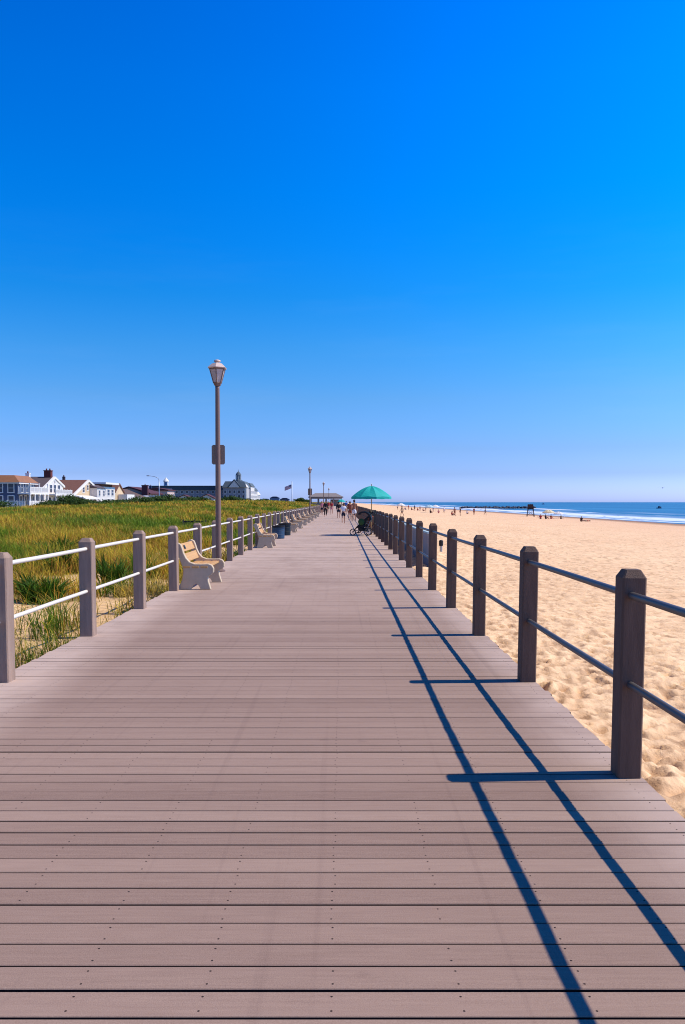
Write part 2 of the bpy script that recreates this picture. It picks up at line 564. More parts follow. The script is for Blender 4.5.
spk = node(nt, 'ShaderNodeTexNoise'); spk.inputs['Scale'].default_value = 9; spk.inputs['Detail'].default_value = 5; spk.inputs['Roughness'].default_value = 0.7
nt.links.new(tcn.outputs['Object'], spk.inputs['Vector'])
spr = node(nt, 'ShaderNodeMapRange'); spr.inputs['From Min'].default_value = 0.54; spr.inputs['From Max'].default_value = 0.68; spr.inputs['To Max'].default_value = 0.7
nt.links.new(spk.outputs['Fac'], spr.inputs['Value'])
sandmix = node(nt, 'ShaderNodeMix', data_type='RGBA')
sandmix.inputs[6].default_value = (0.58, 0.36, 0.17, 1); sandmix.inputs[7].default_value = (0.84, 0.58, 0.31, 1)
nt.links.new(na.outputs['Fac'], sandmix.inputs[0])
sandmx2 = node(nt, 'ShaderNodeMix', data_type='RGBA'); sandmx2.inputs[7].default_value = (0.22, 0.125, 0.045, 1)
nt.links.new(spr.outputs[0], sandmx2.inputs[0]); nt.links.new(sandmix.outputs[2], sandmx2.inputs[6])
sandmix = sandmx2
grassmix = node(nt, 'ShaderNodeMix', data_type='RGBA')
grassmix.inputs[6].default_value = (0.075, 0.085, 0.008, 1); grassmix.inputs[7].default_value = (0.24, 0.165, 0.018, 1)
nt.links.new(math_node(nt, 'MULTIPLY_ADD', nb_.outputs['Fac'], 2.4, -0.7), grassmix.inputs[0])
gm = node(nt, 'ShaderNodeMix', data_type='RGBA')
nt.links.new(sp.outputs[0], gm.inputs[0])
nt.links.new(sandmix.outputs[2], gm.inputs[6]); nt.links.new(grassmix.outputs[2], gm.inputs[7])
nt.links.new(gm.outputs[2], b.inputs['Base Color'])
b.inputs['Roughness'].default_value = 0.95
b.inputs['Specular IOR Level'].default_value = 0.1
bp = node(nt, 'ShaderNodeBump'); bp.inputs['Strength'].default_value = 0.9; bp.inputs['Distance'].default_value = 0.12
nt.links.new(na.outputs['Fac'], bp.inputs['Height']); nt.links.new(bp.outputs['Normal'], b.inputs['Normal'])
me.materials.append(m)

# ---------------------------------------------------------------- dune grass (stuff): blades scattered by distance
def blades(n, y0, y1, s0, s1, pw, hmin, hmax, wpx, cov=True):
    y = y0 + (y1 - y0) * rng.random(n) ** pw
    s = s0 + (s1 - s0) * rng.random(n) ** 1.15
    x = -3.0 - s
    keep = rng.random(n) < (0.03 + 0.97 * cover(x, y))
    x, y = x[keep], y[keep]
    # clump
    x = x + rng.normal(0, 0.05, len(x)); y = y + rng.normal(0, 0.05, len(y))
    x = np.minimum(x, -3.06)
    return x, y
def make_blades(x, y, hmin, hmax, wmin, wpx, tuft=False):
    n = len(x)
    z = dune_z(x, y) - 0.02
    d = y
    wd = np.maximum(wmin, wpx * d / FPX) * rng.uniform(0.7, 1.3, n)
    hn = fbm(x * 0.3 + 90, y * 0.3, 2)
    h = (hmin + (hmax - hmin) * rng.random(n)) * (0.65 + 0.7 * hn)
    h = h * (0.55 + 0.45 * sstep(0.2, 2.5, -3 - x)) * (0.55 + 0.75 * fbm(x * 0.9 + 5, y * 0.6 + 50, 2))
    la = rng.normal(2.6, 1.5, n)            # wind bends most blades inland
    lean = h * rng.uniform(0.08, 0.95, n)
    fa = rng.uniform(0, math.pi, n)
    ux, uy = np.cos(fa) * wd / 2, np.sin(fa) * wd / 2
    mx, my, mz = x + np.cos(la) * lean * 0.35, y + np.sin(la) * lean * 0.35, z + h * 0.6
    tx, ty, tz = x + np.cos(la) * lean, y + np.sin(la) * lean, z + h * (1 - 0.18 * (lean / h))
    V = np.empty((n, 5, 3), np.float32)
    V[:, 0] = np.stack([x - ux, y - uy, z], 1); V[:, 1] = np.stack([x + ux, y + uy, z], 1)
    V[:, 2] = np.stack([mx + ux * .8, my + uy * .8, mz], 1); V[:, 3] = np.stack([mx - ux * .8, my - uy * .8, mz], 1)
    V[:, 4] = np.stack([tx, ty, tz], 1)
    # colour: patches of green, straw and rust
    p = fbm(x * 0.20 + 11, y * 0.16 + 31, 3)
    near = 1 - sstep(0.5, 4.0, -3 - x)
    g = np.clip((p - 0.38) / 0.20 + rng.normal(0, 0.38, n) - 0.25 * near, 0, 1)[:, None]
    green = np.array([0.13, 0.215, 0.010]); straw = np.array([0.60, 0.41, 0.030]); rust = np.array([0.52, 0.23, 0.04])
    c = green * (1 - g) + straw * g
    c = c * (0.55 + 0.9 * fbm(x * 0.7 + 33, y * 0.45 + 8, 3))[:, None]
    r = ((rng.random(n) < 0.3) & (g[:, 0] > 0.4))[:, None]
    c = np.where(r, rust, c) * rng.uniform(0.65, 1.3, n)[:, None]
    Cc = np.empty((n, 5, 3), np.float32)
    Cc[:, 0] = Cc[:, 1] = c * 0.3  # blade bases darkened: self-shadow painted into the colour
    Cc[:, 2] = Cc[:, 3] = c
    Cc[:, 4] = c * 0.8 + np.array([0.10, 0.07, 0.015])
    return V, Cc
chunks = []
for (n, y0, y1, s0, s1, pw, h0, h1, wm, wp) in [
        (34000, 3.0, 18, 0.1, 9, 1.0, 0.35, 0.75, 0.007, 0.5),
        (11000, 3.0, 24, 0.05, 2.2, 1.0, 0.45, 0.95, 0.008, 0.6),
        (105000, 16, 50, 0.1, 30, 1.1, 0.4, 0.8, 0.008, 0.55),
        (110000, 48, 140, 0.1, 50, 1.2, 0.4, 0.8, 0.012, 0.6),
        (60000, 135, 420, 0.1, 60, 1.2, 0.4, 0.85, 0.02, 0.75)]:
    x, y = blades(n, y0, y1, s0, s1, pw, h0, h1, wp)
    chunks.append(make_blades(x, y, h0, h1, wm, wp))
# big dark-green tussocks that stand out from the rest
for (cx, cy, rad, n, hh) in [(-5.75, 15.0, 0.30, 420, 0.75), (-5.3, 18.2, 0.25, 260, 0.7), (-4.5, 16.2, 0.2, 180, 0.55), (-7.4, 20.5, 0.35, 320, 0.8), (-9.5, 26, 0.4, 320, 0.8)]:
    a = rng.uniform(0, 2 * math.pi, n); q = rad * np.sqrt(rng.random(n))
    x, y = cx + np.cos(a) * q, cy + np.sin(a) * q
    V, Cc = make_blades(x, y, hh * 0.4, hh * 1.15, 0.009, 0.5)
    V[:, 2, 0] += np.cos(a) * q * 0.15; V[:, 4, 0] += np.cos(a) * q * 0.4
    V[:, 2, 1] += np.sin(a) * q * 0.15; V[:, 4, 1] += np.sin(a) * q * 0.4
    Cc[:] = np.array([0.055, 0.115, 0.008]) * rng.uniform(0.5, 1.5, n)[:, None, None]
    Cc[:, :2] *= 0.5  # tussock bases darkened in colour as painted self-shadow
    chunks.append((V, Cc))
# low bright-green clumps right behind the near railing
for k in range(44):
    cy = 5.5 + 22 * rng.random(); cx = -3.15 - 0.15 - 1.9 * rng.random() ** 1.6
    n = int(rng.integers(45, 140)); rad = rng.uniform(.20, .55)
    a = rng.uniform(0, 2 * math.pi, n); q = rad * np.sqrt(rng.random(n))
    x, y = np.minimum(cx + np.cos(a) * q, -3.06), cy + np.sin(a) * q
    hh = rng.uniform(.45, .95)
    V, Cc = make_blades(x, y, hh * 0.5, hh * 1.2, 0.010, 0.7)
    V[:, 4, 0] += np.cos(a) * q * .8; V[:, 4, 1] += np.sin(a) * q * .8
    Cc[:] = (np.array([0.10, 0.19, 0.010]) if rng.random() < .48 else np.array([0.58, 0.43, 0.09])) * rng.uniform(0.5, 1.4, n)[:, None, None]
    Cc[:, :2] *= 0.45  # clump bases carry painted self-shadow too
    chunks.append((V, Cc))
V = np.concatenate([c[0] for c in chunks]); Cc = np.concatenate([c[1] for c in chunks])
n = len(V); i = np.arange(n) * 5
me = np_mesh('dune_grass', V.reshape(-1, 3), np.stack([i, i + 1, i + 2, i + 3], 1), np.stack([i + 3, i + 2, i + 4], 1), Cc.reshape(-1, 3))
grass = bpy.data.objects.new('dune_grass', me)
C.objects.link(grass)
tag(grass, 'green and straw coloured beach grass covering the dunes', 'grass', kind='stuff')
def leaf_mat(name, tint=(1, 1, 1), tr_=0.3):
    m, nt, b = base_mat(name)
    at = node(nt, 'ShaderNodeAttribute', attribute_name='Col')
    nt.links.new(at.outputs['Color'], b.inputs['Base Color'])
    b.inputs['Roughness'].default_value = 0.6
    b.inputs['Specular IOR Level'].default_value = 0.15
    tr = node(nt, 'ShaderNodeBsdfTranslucent')
    nt.links.new(at.outputs['Color'], tr.inputs['Color'])
    mx = node(nt, 'ShaderNodeMixShader'); mx.inputs[0].default_value = tr_
    nt.links.new(b.outputs[0], mx.inputs[1]); nt.links.new(tr.outputs[0], mx.inputs[2])
    nt.links.new(mx.outputs[0], nt.nodes['Material Output'].inputs['Surface'])
    return m
M['blade'] = leaf_mat('blade')
me.materials.append(M['blade'])

# ---------------------------------------------------------------- sea
xs = [60.0]
st = 0.6
while xs[-1] < 16000:
    xs.append(xs[-1] + st)
    if xs[-1] > 110: st *= 1.06
ys = [-60.0]
st = 2.0
while ys[-1] < 16000:
    ys.append(ys[-1] + st)
    if ys[-1] > 350: st *= 1.03
xs, ys = np.array(xs), np.array(ys)
X, Y = np.meshgrid(xs, ys)
mean = (fbm(X * 0.0 + Y * 0.02, Y * 0.013 + 5, 3) - 0.5) * 14
def crest(x0, wd):
    return np.exp(-((X - x0 - mean) / wd) ** 2)
amp = sstep(0.35, 0.6, vnoise(Y * 0.02, Y * 0 + 3.3))
Z = SEA_Z + 0.55 * crest(84, 2.0) * (0.4 + 0.6 * amp) + 0.4 * crest(100, 3.0) * (1 - amp) + 0.3 * crest(128, 4.0) * amp
Z = Z + (fbm(X * 0.15, Y * 0.08, 3) - 0.5) * 0.3 * sstep(72, 90, X) * (1 - sstep(300, 900, X))
foam = np.clip(sstep(78.5, 82, X - mean) * (1 - sstep(90, 100, X - mean)) * (0.85 + 0.6 * amp)
               + 0.8 * np.exp(-((X - 74.5 - mean * 0.35) / 2.0) ** 2) + 0.9 * crest(104, 3.2) * (1 - amp) + 0.8 * crest(126, 4.0) * amp, 0, 1)
foam = np.clip(foam * 1.25, 0, 1) * sstep(0.30, 0.44, fbm(X * 0.5, Y * 0.16, 4) + 0.12)
me = np_mesh('sea', np.stack([X, Y, Z], -1).reshape(-1, 3), grid_faces(len(ys), len(xs)), smooth=True,
             col=np.repeat(foam.reshape(-1, 1), 3, 1))
sea = bpy.data.objects.new('sea', me)
C.objects.link(sea)
tag(sea, kind='structure')
m, nt, b = base_mat('sea_water')
at = node(nt, 'ShaderNodeAttribute', attribute_name='Col')
tcn = node(nt, 'ShaderNodeTexCoord')
mp = node(nt, 'ShaderNodeMapping'); mp.inputs['Scale'].default_value = (0.35, 0.08, 1)
nt.links.new(tcn.outputs['Object'], mp.inputs[0])
n1 = node(nt, 'ShaderNodeTexNoise'); n1.inputs['Scale'].default_value = 0.6; n1.inputs['Detail'].default_value = 8
nt.links.new(mp.outputs[0], n1.inputs['Vector'])
n2 = node(nt, 'ShaderNodeTexNoise'); n2.inputs['Scale'].default_value = 0.035; n2.inputs['Detail'].default_value = 5
nt.links.new(mp.outputs[0], n2.inputs['Vector'])
mx = node(nt, 'ShaderNodeMix', data_type='RGBA')
mx.inputs[6].default_value = (0.014, 0.10, 0.20, 1); mx.inputs[7].default_value = (0.04, 0.19, 0.33, 1)
nt.links.new(math_node(nt, 'MULTIPLY_ADD', n2.outputs['Fac'], 2.4, -0.7), mx.inputs[0])
fm = node(nt, 'ShaderNodeMix', data_type='RGBA')
fm.inputs[7].default_value = (0.90, 0.90, 0.90, 1)
nt.links.new(mx.outputs[2], fm.inputs[6])
nt.links.new(at.outputs['Fac'], fm.inputs[0])
nt.links.new(fm.outputs[2], b.inputs['Base Color'])
b.inputs['Roughness'].default_value = 0.35
b.inputs['Specular IOR Level'].default_value = 0.18
bp = node(nt, 'ShaderNodeBump'); bp.inputs['Strength'].default_value = 0.8; bp.inputs['Distance'].default_value = 0.6
nt.links.new(n1.outputs['Fac'], bp.inputs['Height']); nt.links.new(bp.outputs['Normal'], b.inputs['Normal'])
me.materials.append(m)

# ---------------------------------------------------------------- the boardwalk: every board a bevelled plank in one deck mesh
PITCH, GAP, TH = 0.1325, 0.0088, 0.038
yb = -3.0
vs, qs, cols = [], [], []
rr = random.Random(5)
while yb < 620:
    y0, y1 = yb + GAP / 2, yb + PITCH - GAP / 2
    if yb > 90:                                  # far boards are drawn wider, their gaps too fine to see
        y1 = yb + PITCH * 6 - GAP / 2
    xl, xr = DECK_L + rr.uniform(-0.012, 0.012), DECK_R + rr.uniform(-0.012, 0.012)
    zt = rr.uniform(-0.0016, 0.0016); tl = rr.uniform(-0.0014, 0.0014)
    c = 0.0028
    prof = [(y0, -TH), (y0, zt - c - tl), (y0 + c, zt - tl), (y1 - c, zt + tl), (y1, zt - c + tl), (y1, -TH)]
    o = len(vs)
    for xx in (xl, xr):
        for (py_, pz_) in prof:
            vs.append((xx, py_, pz_))
    for k in range(6):
        k2 = (k + 1) % 6
        qs.append((o + k, o + 6 + k, o + 6 + k2, o + k2))
    qs.append((o + 0, o + 1, o + 4, o + 5)); qs.append((o + 11, o + 10, o + 7, o + 6))
    qs.append((o + 1, o + 2, o + 3, o + 4)); qs.append((o + 10, o + 9, o + 8, o + 7))
    t = rr.gauss(0.5, 0.11) - (0.22 if rr.random() < 0.06 else 0); u = rr.random()
    cols += [(t, u, 0)] * 12
    yb += PITCH * (6 if yb > 90 else 1)
me = np_mesh('boardwalk', np.array(vs), np.array(qs), col=np.array(cols))
bm = bmesh.new(); bm.from_mesh(me); bmesh.ops.recalc_face_normals(bm, faces=bm.faces); bm.to_mesh(me); bm.free()
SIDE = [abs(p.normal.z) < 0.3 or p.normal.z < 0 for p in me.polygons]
deck = bpy.data.objects.new('boardwalk', me)
C.objects.link(deck)
tag(deck, kind='structure')
m, nt, b = base_mat('deck_boards')
at = node(nt, 'ShaderNodeAttribute', attribute_name='Col')
sp = node(nt, 'ShaderNodeSeparateColor'); nt.links.new(at.outputs['Color'], sp.inputs[0])
tcn = node(nt, 'ShaderNodeTexCoord')
sx = node(nt, 'ShaderNodeSeparateXYZ'); nt.links.new(tcn.outputs['Object'], sx.inputs[0])
off = node(nt, 'ShaderNodeCombineXYZ')
nt.links.new(math_node(nt, 'MULTIPLY', sp.outputs[1], 40.0), off.inputs[0])
vadd = node(nt, 'ShaderNodeVectorMath', operation='ADD')
nt.links.new(tcn.outputs['Object'], vadd.inputs[0]); nt.links.new(off.outputs[0], vadd.inputs[1])
mp = node(nt, 'ShaderNodeMapping'); mp.inputs['Scale'].default_value = (1.6, 28, 1)
nt.links.new(vadd.outputs[0], mp.inputs[0])
gr = node(nt, 'ShaderNodeTexNoise'); gr.inputs['Scale'].default_value = 2.2; gr.inputs['Detail'].default_value = 7; gr.inputs['Roughness'].default_value = 0.7
nt.links.new(mp.outputs[0], gr.inputs['Vector'])
fine = node(nt, 'ShaderNodeTexNoise'); fine.inputs['Scale'].default_value = 260; fine.inputs['Detail'].default_value = 2
nt.links.new(tcn.outputs['Object'], fine.inputs['Vector'])
big = node(nt, 'ShaderNodeTexNoise'); big.inputs['Scale'].default_value = 0.55; big.inputs['Detail'].default_value = 7; big.inputs['Roughness'].default_value = 0.6
nt.links.new(tcn.outputs['Object'], big.inputs['Vector'])
stain = node(nt, 'ShaderNodeTexNoise'); stain.inputs['Scale'].default_value = 3.1; stain.inputs['Detail'].default_value = 5; stain.inputs['Roughness'].default_value = 0.55
nt.links.new(tcn.outputs['Object'], stain.inputs['Vector'])
val = math_node(nt, 'MULTIPLY', sp.outputs[0], 0.55)
val = math_node(nt, 'MULTIPLY_ADD', gr.outputs['Fac'], 0.45, val)
val = math_node(nt, 'MULTIPLY_ADD', fine.outputs['Fac'], 0.58, val)
val = math_node(nt, 'MULTIPLY_ADD', big.outputs['Fac'], 0.22, val)     # mean about .81
val = math_node(nt, 'MULTIPLY_ADD', val, 1.6, -0.945)
dk = node(nt, 'ShaderNodeMix', data_type='RGBA')
DECK_LO, DECK_HI = (0.212, 0.136, 0.106, 1), (0.415, 0.288, 0.222, 1)
dk.inputs[6].default_value = DECK_LO; dk.inputs[7].default_value = DECK_HI
nt.links.new(val, dk.inputs[0])
# small dark stains
sr = node(nt, 'ShaderNodeMapRange'); sr.inputs['From Min'].default_value = 0.66; sr.inputs['From Max'].default_value = 0.80
sr.inputs['To Max'].default_value = 0.35
nt.links.new(stain.outputs['Fac'], sr.inputs['Value'])
ds = node(nt, 'ShaderNodeMix', data_type='RGBA'); ds.inputs[7].default_value = (0.07, 0.04, 0.045, 1)
nt.links.new(sr.outputs[0], ds.inputs[0]); nt.links.new(dk.outputs[2], ds.inputs[6])
trk = node(nt, 'ShaderNodeMapping'); trk.inputs['Scale'].default_value = (7.0, 0.10, 1); trk.inputs['Rotation'].default_value = (0, 0, 0.03)
nt.links.new(tcn.outputs['Object'], trk.inputs[0])
trn = node(nt, 'ShaderNodeTexNoise'); trn.inputs['Scale'].default_value = 1.3; trn.inputs['Detail'].default_value = 5
nt.links.new(trk.outputs[0], trn.inputs['Vector'])
trr = node(nt, 'ShaderNodeMapRange'); trr.inputs['From Min'].default_value = 0.60; trr.inputs['From Max'].default_value = 0.72; trr.inputs['To Max'].default_value = 0.22
nt.links.new(trn.outputs['Fac'], trr.inputs['Value'])
dt = node(nt, 'ShaderNodeMix', data_type='RGBA'); dt.inputs[7].default_value = (0.10, 0.06, 0.058, 1)
nt.links.new(trr.outputs[0], dt.inputs[0]); nt.links.new(ds.outputs[2], dt.inputs[6])
ds = dt
# wind-blown sand along both edges, plus brightening painted in up the distance
el = node(nt, 'ShaderNodeMapRange'); el.interpolation_type = 'SMOOTHSTEP'
el.inputs['From Min'].default_value = -2.05; el.inputs['From Max'].default_value = -3.0
nt.links.new(sx.outputs[0], el.inputs['Value'])
er = node(nt, 'ShaderNodeMapRange'); er.interpolation_type = 'SMOOTHSTEP'
er.inputs['From Min'].default_value = 1.15; er.inputs['From Max'].default_value = 1.68; er.inputs['To Max'].default_value = 0.7
nt.links.new(sx.outputs[0], er.inputs['Value'])
es = math_node(nt, 'MAXIMUM', el.outputs[0], er.outputs[0])
ed = node(nt, 'ShaderNodeMapRange'); ed.interpolation_type = 'SMOOTHSTEP'
ed.inputs['From Min'].default_value = 3.5; ed.inputs['From Max'].default_value = 26; ed.inputs['To Max'].default_value = 0.85  # farther boards paler: grazing sheen painted into the deck colour
nt.links.new(sx.outputs[1], ed.inputs['Value'])
es = math_node(nt, 'MAXIMUM', es, ed.outputs[0])
sn = math_node(nt, 'MULTIPLY_ADD', big.outputs['Fac'], 1.4, math_node(nt, 'MULTIPLY_ADD', stain.outputs['Fac'], 1.0, -0.40))
sfac = math_node(nt, 'MULTIPLY', es, sn)
sfac = node(nt, 'ShaderNodeClamp') if False else math_node(nt, 'MINIMUM', math_node(nt, 'MAXIMUM', sfac, 0.0), 0.75)
dsn = node(nt, 'ShaderNodeMix', data_type='RGBA'); dsn.inputs[7].default_value = (0.58, 0.435, 0.35, 1)
nt.links.new(sfac, dsn.inputs[0]); nt.links.new(ds.outputs[2], dsn.inputs[6])
# nail heads: two per board over every joist
JOI = 0.405
ax = math_node(nt, 'SUBTRACT', math_node(nt, 'FRACT', math_node(nt, 'MULTIPLY_ADD', sx.outputs[0], 1 / JOI, 100.574)), 0.5)
ax = math_node(nt, 'MULTIPLY', ax, JOI)
ay = math_node(nt, 'FRACT', math_node(nt, 'MULTIPLY_ADD', sx.outputs[1], 1 / PITCH, 3.0 / PITCH))
ay = math_node(nt, 'ABSOLUTE', math_node(nt, 'SUBTRACT', math_node(nt, 'ABSOLUTE', math_node(nt, 'SUBTRACT', ay, 0.5)), 0.27))
ay = math_node(nt, 'MULTIPLY', ay, PITCH)
jit = math_node(nt, 'MULTIPLY_ADD', sp.outputs[1], 0.016, -0.008)
ax = math_node(nt, 'ABSOLUTE', math_node(nt, 'ADD', ax, jit))
rad = math_node(nt, 'SQRT', math_node(nt, 'ADD', math_node(nt, 'MULTIPLY', ax, ax), math_node(nt, 'MULTIPLY', ay, ay)))
nail = math_node(nt, 'MULTIPLY', math_node(nt, 'LESS_THAN', rad, 0.0040), math_node(nt, 'LESS_THAN', math_node(nt, 'FRACT', math_node(nt, 'MULTIPLY_ADD', sp.outputs[1], 7.0, math_node(nt, 'MULTIPLY', math_node(nt, 'FLOOR', math_node(nt, 'MULTIPLY_ADD', sx.outputs[0], 1 / JOI, 100.574)), 0.377))), 0.82))
nn = node(nt, 'ShaderNodeMix', data_type='RGBA'); nn.inputs[7].default_value = (0.035, 0.022, 0.022, 1)
nt.links.new(nail, nn.inputs[0]); nt.links.new(dsn.outputs[2], nn.inputs[6])
nt.links.new(nn.outputs[2], b.inputs['Base Color'])
b.inputs['Roughness'].default_value = 0.92
b.inputs['Specular IOR Level'].default_value = 0.06
bp = node(nt, 'ShaderNodeBump'); bp.inputs['Strength'].default_value = 0.35; bp.inputs['Distance'].default_value = 0.004
nt.links.new(math_node(nt, 'MULTIPLY_ADD', fine.outputs['Fac'], 0.6, gr.outputs['Fac']), bp.inputs['Height'])
nt.links.new(bp.outputs['Normal'], b.inputs['Normal'])
me.materials.append(m)
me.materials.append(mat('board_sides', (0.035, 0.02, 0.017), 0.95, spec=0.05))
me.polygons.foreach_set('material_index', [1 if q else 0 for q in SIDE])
# joists and edge beams below the boards
mb = MB()
for xj in (-2.9, -2.0, -1.1, -0.2, 0.7, 1.56):
    mb.box(xj - 0.04, xj + 0.04, -3, 620, -0.34, -TH - 0.002)
jo = part('boardwalk_joists', mb, M['post_wood'])
tag(jo, kind='structure')
mb = MB().box(DECK_L + .03, DECK_R - .03, -3, 620, -0.33, -TH - 0.012)  # added black slab, put in to keep the board gaps dark
jo2 = part('boardwalk_gap_shade', mb, mat('gap_shade_black', (0.012, 0.008, 0.008), 0.95, spec=0.05))
tag(jo2, kind='structure')

# ---------------------------------------------------------------- railings
def post_mesh(z_top=1.165, hw=0.064, z_bot=-0.75):
    mb = MB()
    c = 0.010
    def ring(h, cc, z):
        return [(h, -h + cc, z), (h, h - cc, z), (h - cc, h, z), (-h + cc, h, z), (-h, h - cc, z), (-h, -h + cc, z), (-h + cc, -h, z), (h - cc, -h, z)]
    rings = [ring(hw, c, z_bot), ring(hw, c, z_top - 0.045), ring(hw * 0.62, c * 0.6, z_top)]
    vs = sum(rings, []); fs = [tuple(range(7, -1, -1)), tuple(range(16, 24))]
    for i in range(2):
        for k in range(8):
            k2 = (k + 1) % 8
            fs.append((i * 8 + k, i * 8 + k2, i * 8 + 8 + k2, i * 8 + 8 + k))
    return mb.add(vs, fs)
def railing(xc, y_first, label, side, gap):
    f = thing('railing', label, 'railing', (xc, 0, 0))
    proto = None
    k = 0
    y = y_first
    rest = MB()
    rrr = random.Random(3 if side < 0 else 4)
    while y < 520:
        if k < 98:
            if proto is None:
                proto = part('post', post_mesh(z_top=1.165 if side > 0 else 1.125, hw=0.067 if side > 0 else 0.076), M['post_wood'] if side > 0 else M['post_wood_lit'], f)
                o = proto
            else:
                o = proto.copy(); C.objects.link(o); o.parent = f
            o.location = (rrr.uniform(-.006, .006), y, rrr.uniform(-.012, .012))
            o.rotation_euler = (rrr.uniform(-.006, .006), rrr.uniform(-.006, .006) + 0.006 * side, rrr.uniform(-.02, .02))
        else:
            rest.box(-.064, .064, y - .064, y + .064, -0.5, 1.15)
        y += gap; k += 1
    ro = part('post', rest, M['post_wood'] if side > 0 else M['post_wood_lit'], f)
    ro['kind'] = 'stuff'
    for nm, z, r in (('upper_rail', 1.032 if side > 0 else 1.012, 0.0215 if side > 0 else 0.021), ('lower_rail', 0.53 if side > 0 else 0.522, 0.0205 if side > 0 else 0.020)):
        mb = MB()
        pts = []
        yy = -4.0
        while yy < 520:
            pts.append((rrr.uniform(-.003, .003), yy, z + rrr.uniform(-.004, .004)))
            yy += 2.4 if yy < 120 else 20
        mb.tube(pts, r, 12)
        part(nm, mb, M['pipe'] if side > 0 else M['pipe_lit'], f, smooth=True)
    return f
railing(1.615, 4.41 - 2.36 * 3, 'shaded timber post railing with two pipe rails along the beach side', 1, 2.36)
railing(-2.93, 6.76 - 2.32 * 4, 'sunlit timber post railing with two pale pipe rails along the grassy dunes', -1, 2.32)

# ---------------------------------------------------------------- benches
SC = 0.001846
OUT = [(165, 590), (178, 530), (195, 470), (203, 410), (190, 360), (168, 300), (140, 235), (112, 198), (105, 168), (122, 147), (150, 140), (178, 155), (192, 190),
       (205, 235), (228, 285), (262, 324), (310, 342), (380, 344), (440, 342), (474, 354), (494, 385), (492, 425), (466, 452), (436, 468), (442, 510), (466, 590),
       (368, 590), (350, 552), (325, 536), (300, 548), (272, 590)]
OUT = [((a - 165) * SC, (590 - b_) * SC) for a, b_ in OUT]
def make_bench(label, group, x, y, z=0.0):
    b = thing('bench', label, 'bench', (x, y, z), 0, group)
    Lb = 1.36
    for y0 in (0.0, Lb - 0.10):
        mb = MB().prism(OUT, 'y', y0, y0 + 0.10)
        part('end_panel', mb, M['concrete'], b, bevel=0.012, smooth=False)
    def plank(nm, cx, cz, wd, th, ang, y0, y1):
        ca, sa = math.cos(ang), math.sin(ang)
        poly = [(cx + a * ca - c * sa, cz + a * sa + c * ca) for a, c in ((-wd / 2, -th / 2), (wd / 2, -th / 2), (wd / 2, th / 2), (-wd / 2, th / 2))]
        return part(nm, MB().prism(poly, 'y', y0, y1), M['bench_wood'], b, bevel=0.006)
    for cx, cz in ((-0.005, 0.725), (0.072, 0.548)):
        q = plank('back_plank', cx, cz, 0.155, 0.04, R(114), 0.06, Lb - 0.06)
    mbp = MB().box(-0.004, 0.004, 0.34, 0.44, -0.035, 0.035)
    pq = part('plaque', mbp, M['plaque'], b)
    pq.location = (0.022, 0, 0.735); pq.rotation_euler = (0, R(-24), 0)
    for cx in (0.130, 0.285, 0.440):
        plank('seat_plank', cx, 0.400, 0.125, 0.04, 0, -0.006, Lb + 0.006)
    return b
BG = 'benches along the dune railing'
b0 = make_bench('concrete and slatted timber bench nearest the camera, just before the tall lamp post', BG, -2.86, 13.86)
ords = ['bench standing just before the blue litter barrels, second from the camera', 'first bench past the blue litter barrels', 'second bench past the blue litter barrels',
        'third bench past the blue litter barrels', 'fourth bench past the blue litter barrels', 'fifth bench past the blue litter barrels, before the second lamp post', 'sixth bench past the litter barrels, just past the second lamp post',
        'seventh bench past the litter barrels, farthest of the row']
for k, yb in enumerate((26.4, 40.0, 46.0, 52.0, 58.5, 65.0, 74.0, 82.0)):
    dup(b0, (-2.84, yb, 0), 0, 'concrete and timber ' + ords[k], BG)

# ---------------------------------------------------------------- litter barrels
def barrel(label, x, y, m, sc=1.0):
    t = thing('litter_barrel', label, 'litter bin', (x, y, 0), 0, 'litter barrels by the dune railing')
    prof = [(0.27, 0.0), (0.285, 0.02), (0.285, 0.27), (0.297, 0.285), (0.285, 0.30), (0.285, 0.56), (0.297, 0.575), (0.285, 0.59), (0.285, 0.83), (0.298, 0.845), (0.298, 0.87), (0.272, 0.872), (0.268, 0.45)]
    zs = .66
    prof = [(r * sc, z * sc * zs) for r, z in prof]
    part('drum', MB().lathe(prof, n=24), m, t, smooth=False)
    part('bin_liner', MB().lathe([(0.275 * sc, 0.52 * sc), (0.303 * sc, 0.52 * sc), (0.306 * sc, 0.59 * sc), (0.28 * sc, 0.597 * sc), (0.26 * sc, 0.588 * sc), (0.25 * sc, 0.3 * sc)], n=24), M['black'], t)
    part('rim', MB().lathe([(0.292 * sc, 0.47 * sc), (0.309 * sc, 0.475 * sc), (0.309 * sc, 0.49 * sc), (0.292 * sc, 0.495 * sc)], n=24), m, t)
    return t
barrel('blue-grey litter barrel nearer the camera beyond the second bench', -2.66, 33.3, M['barrel'], .93)
barrel('darker litter barrel just behind the blue-grey one', -2.62, 36.6, M['barrel_dark'], .95)

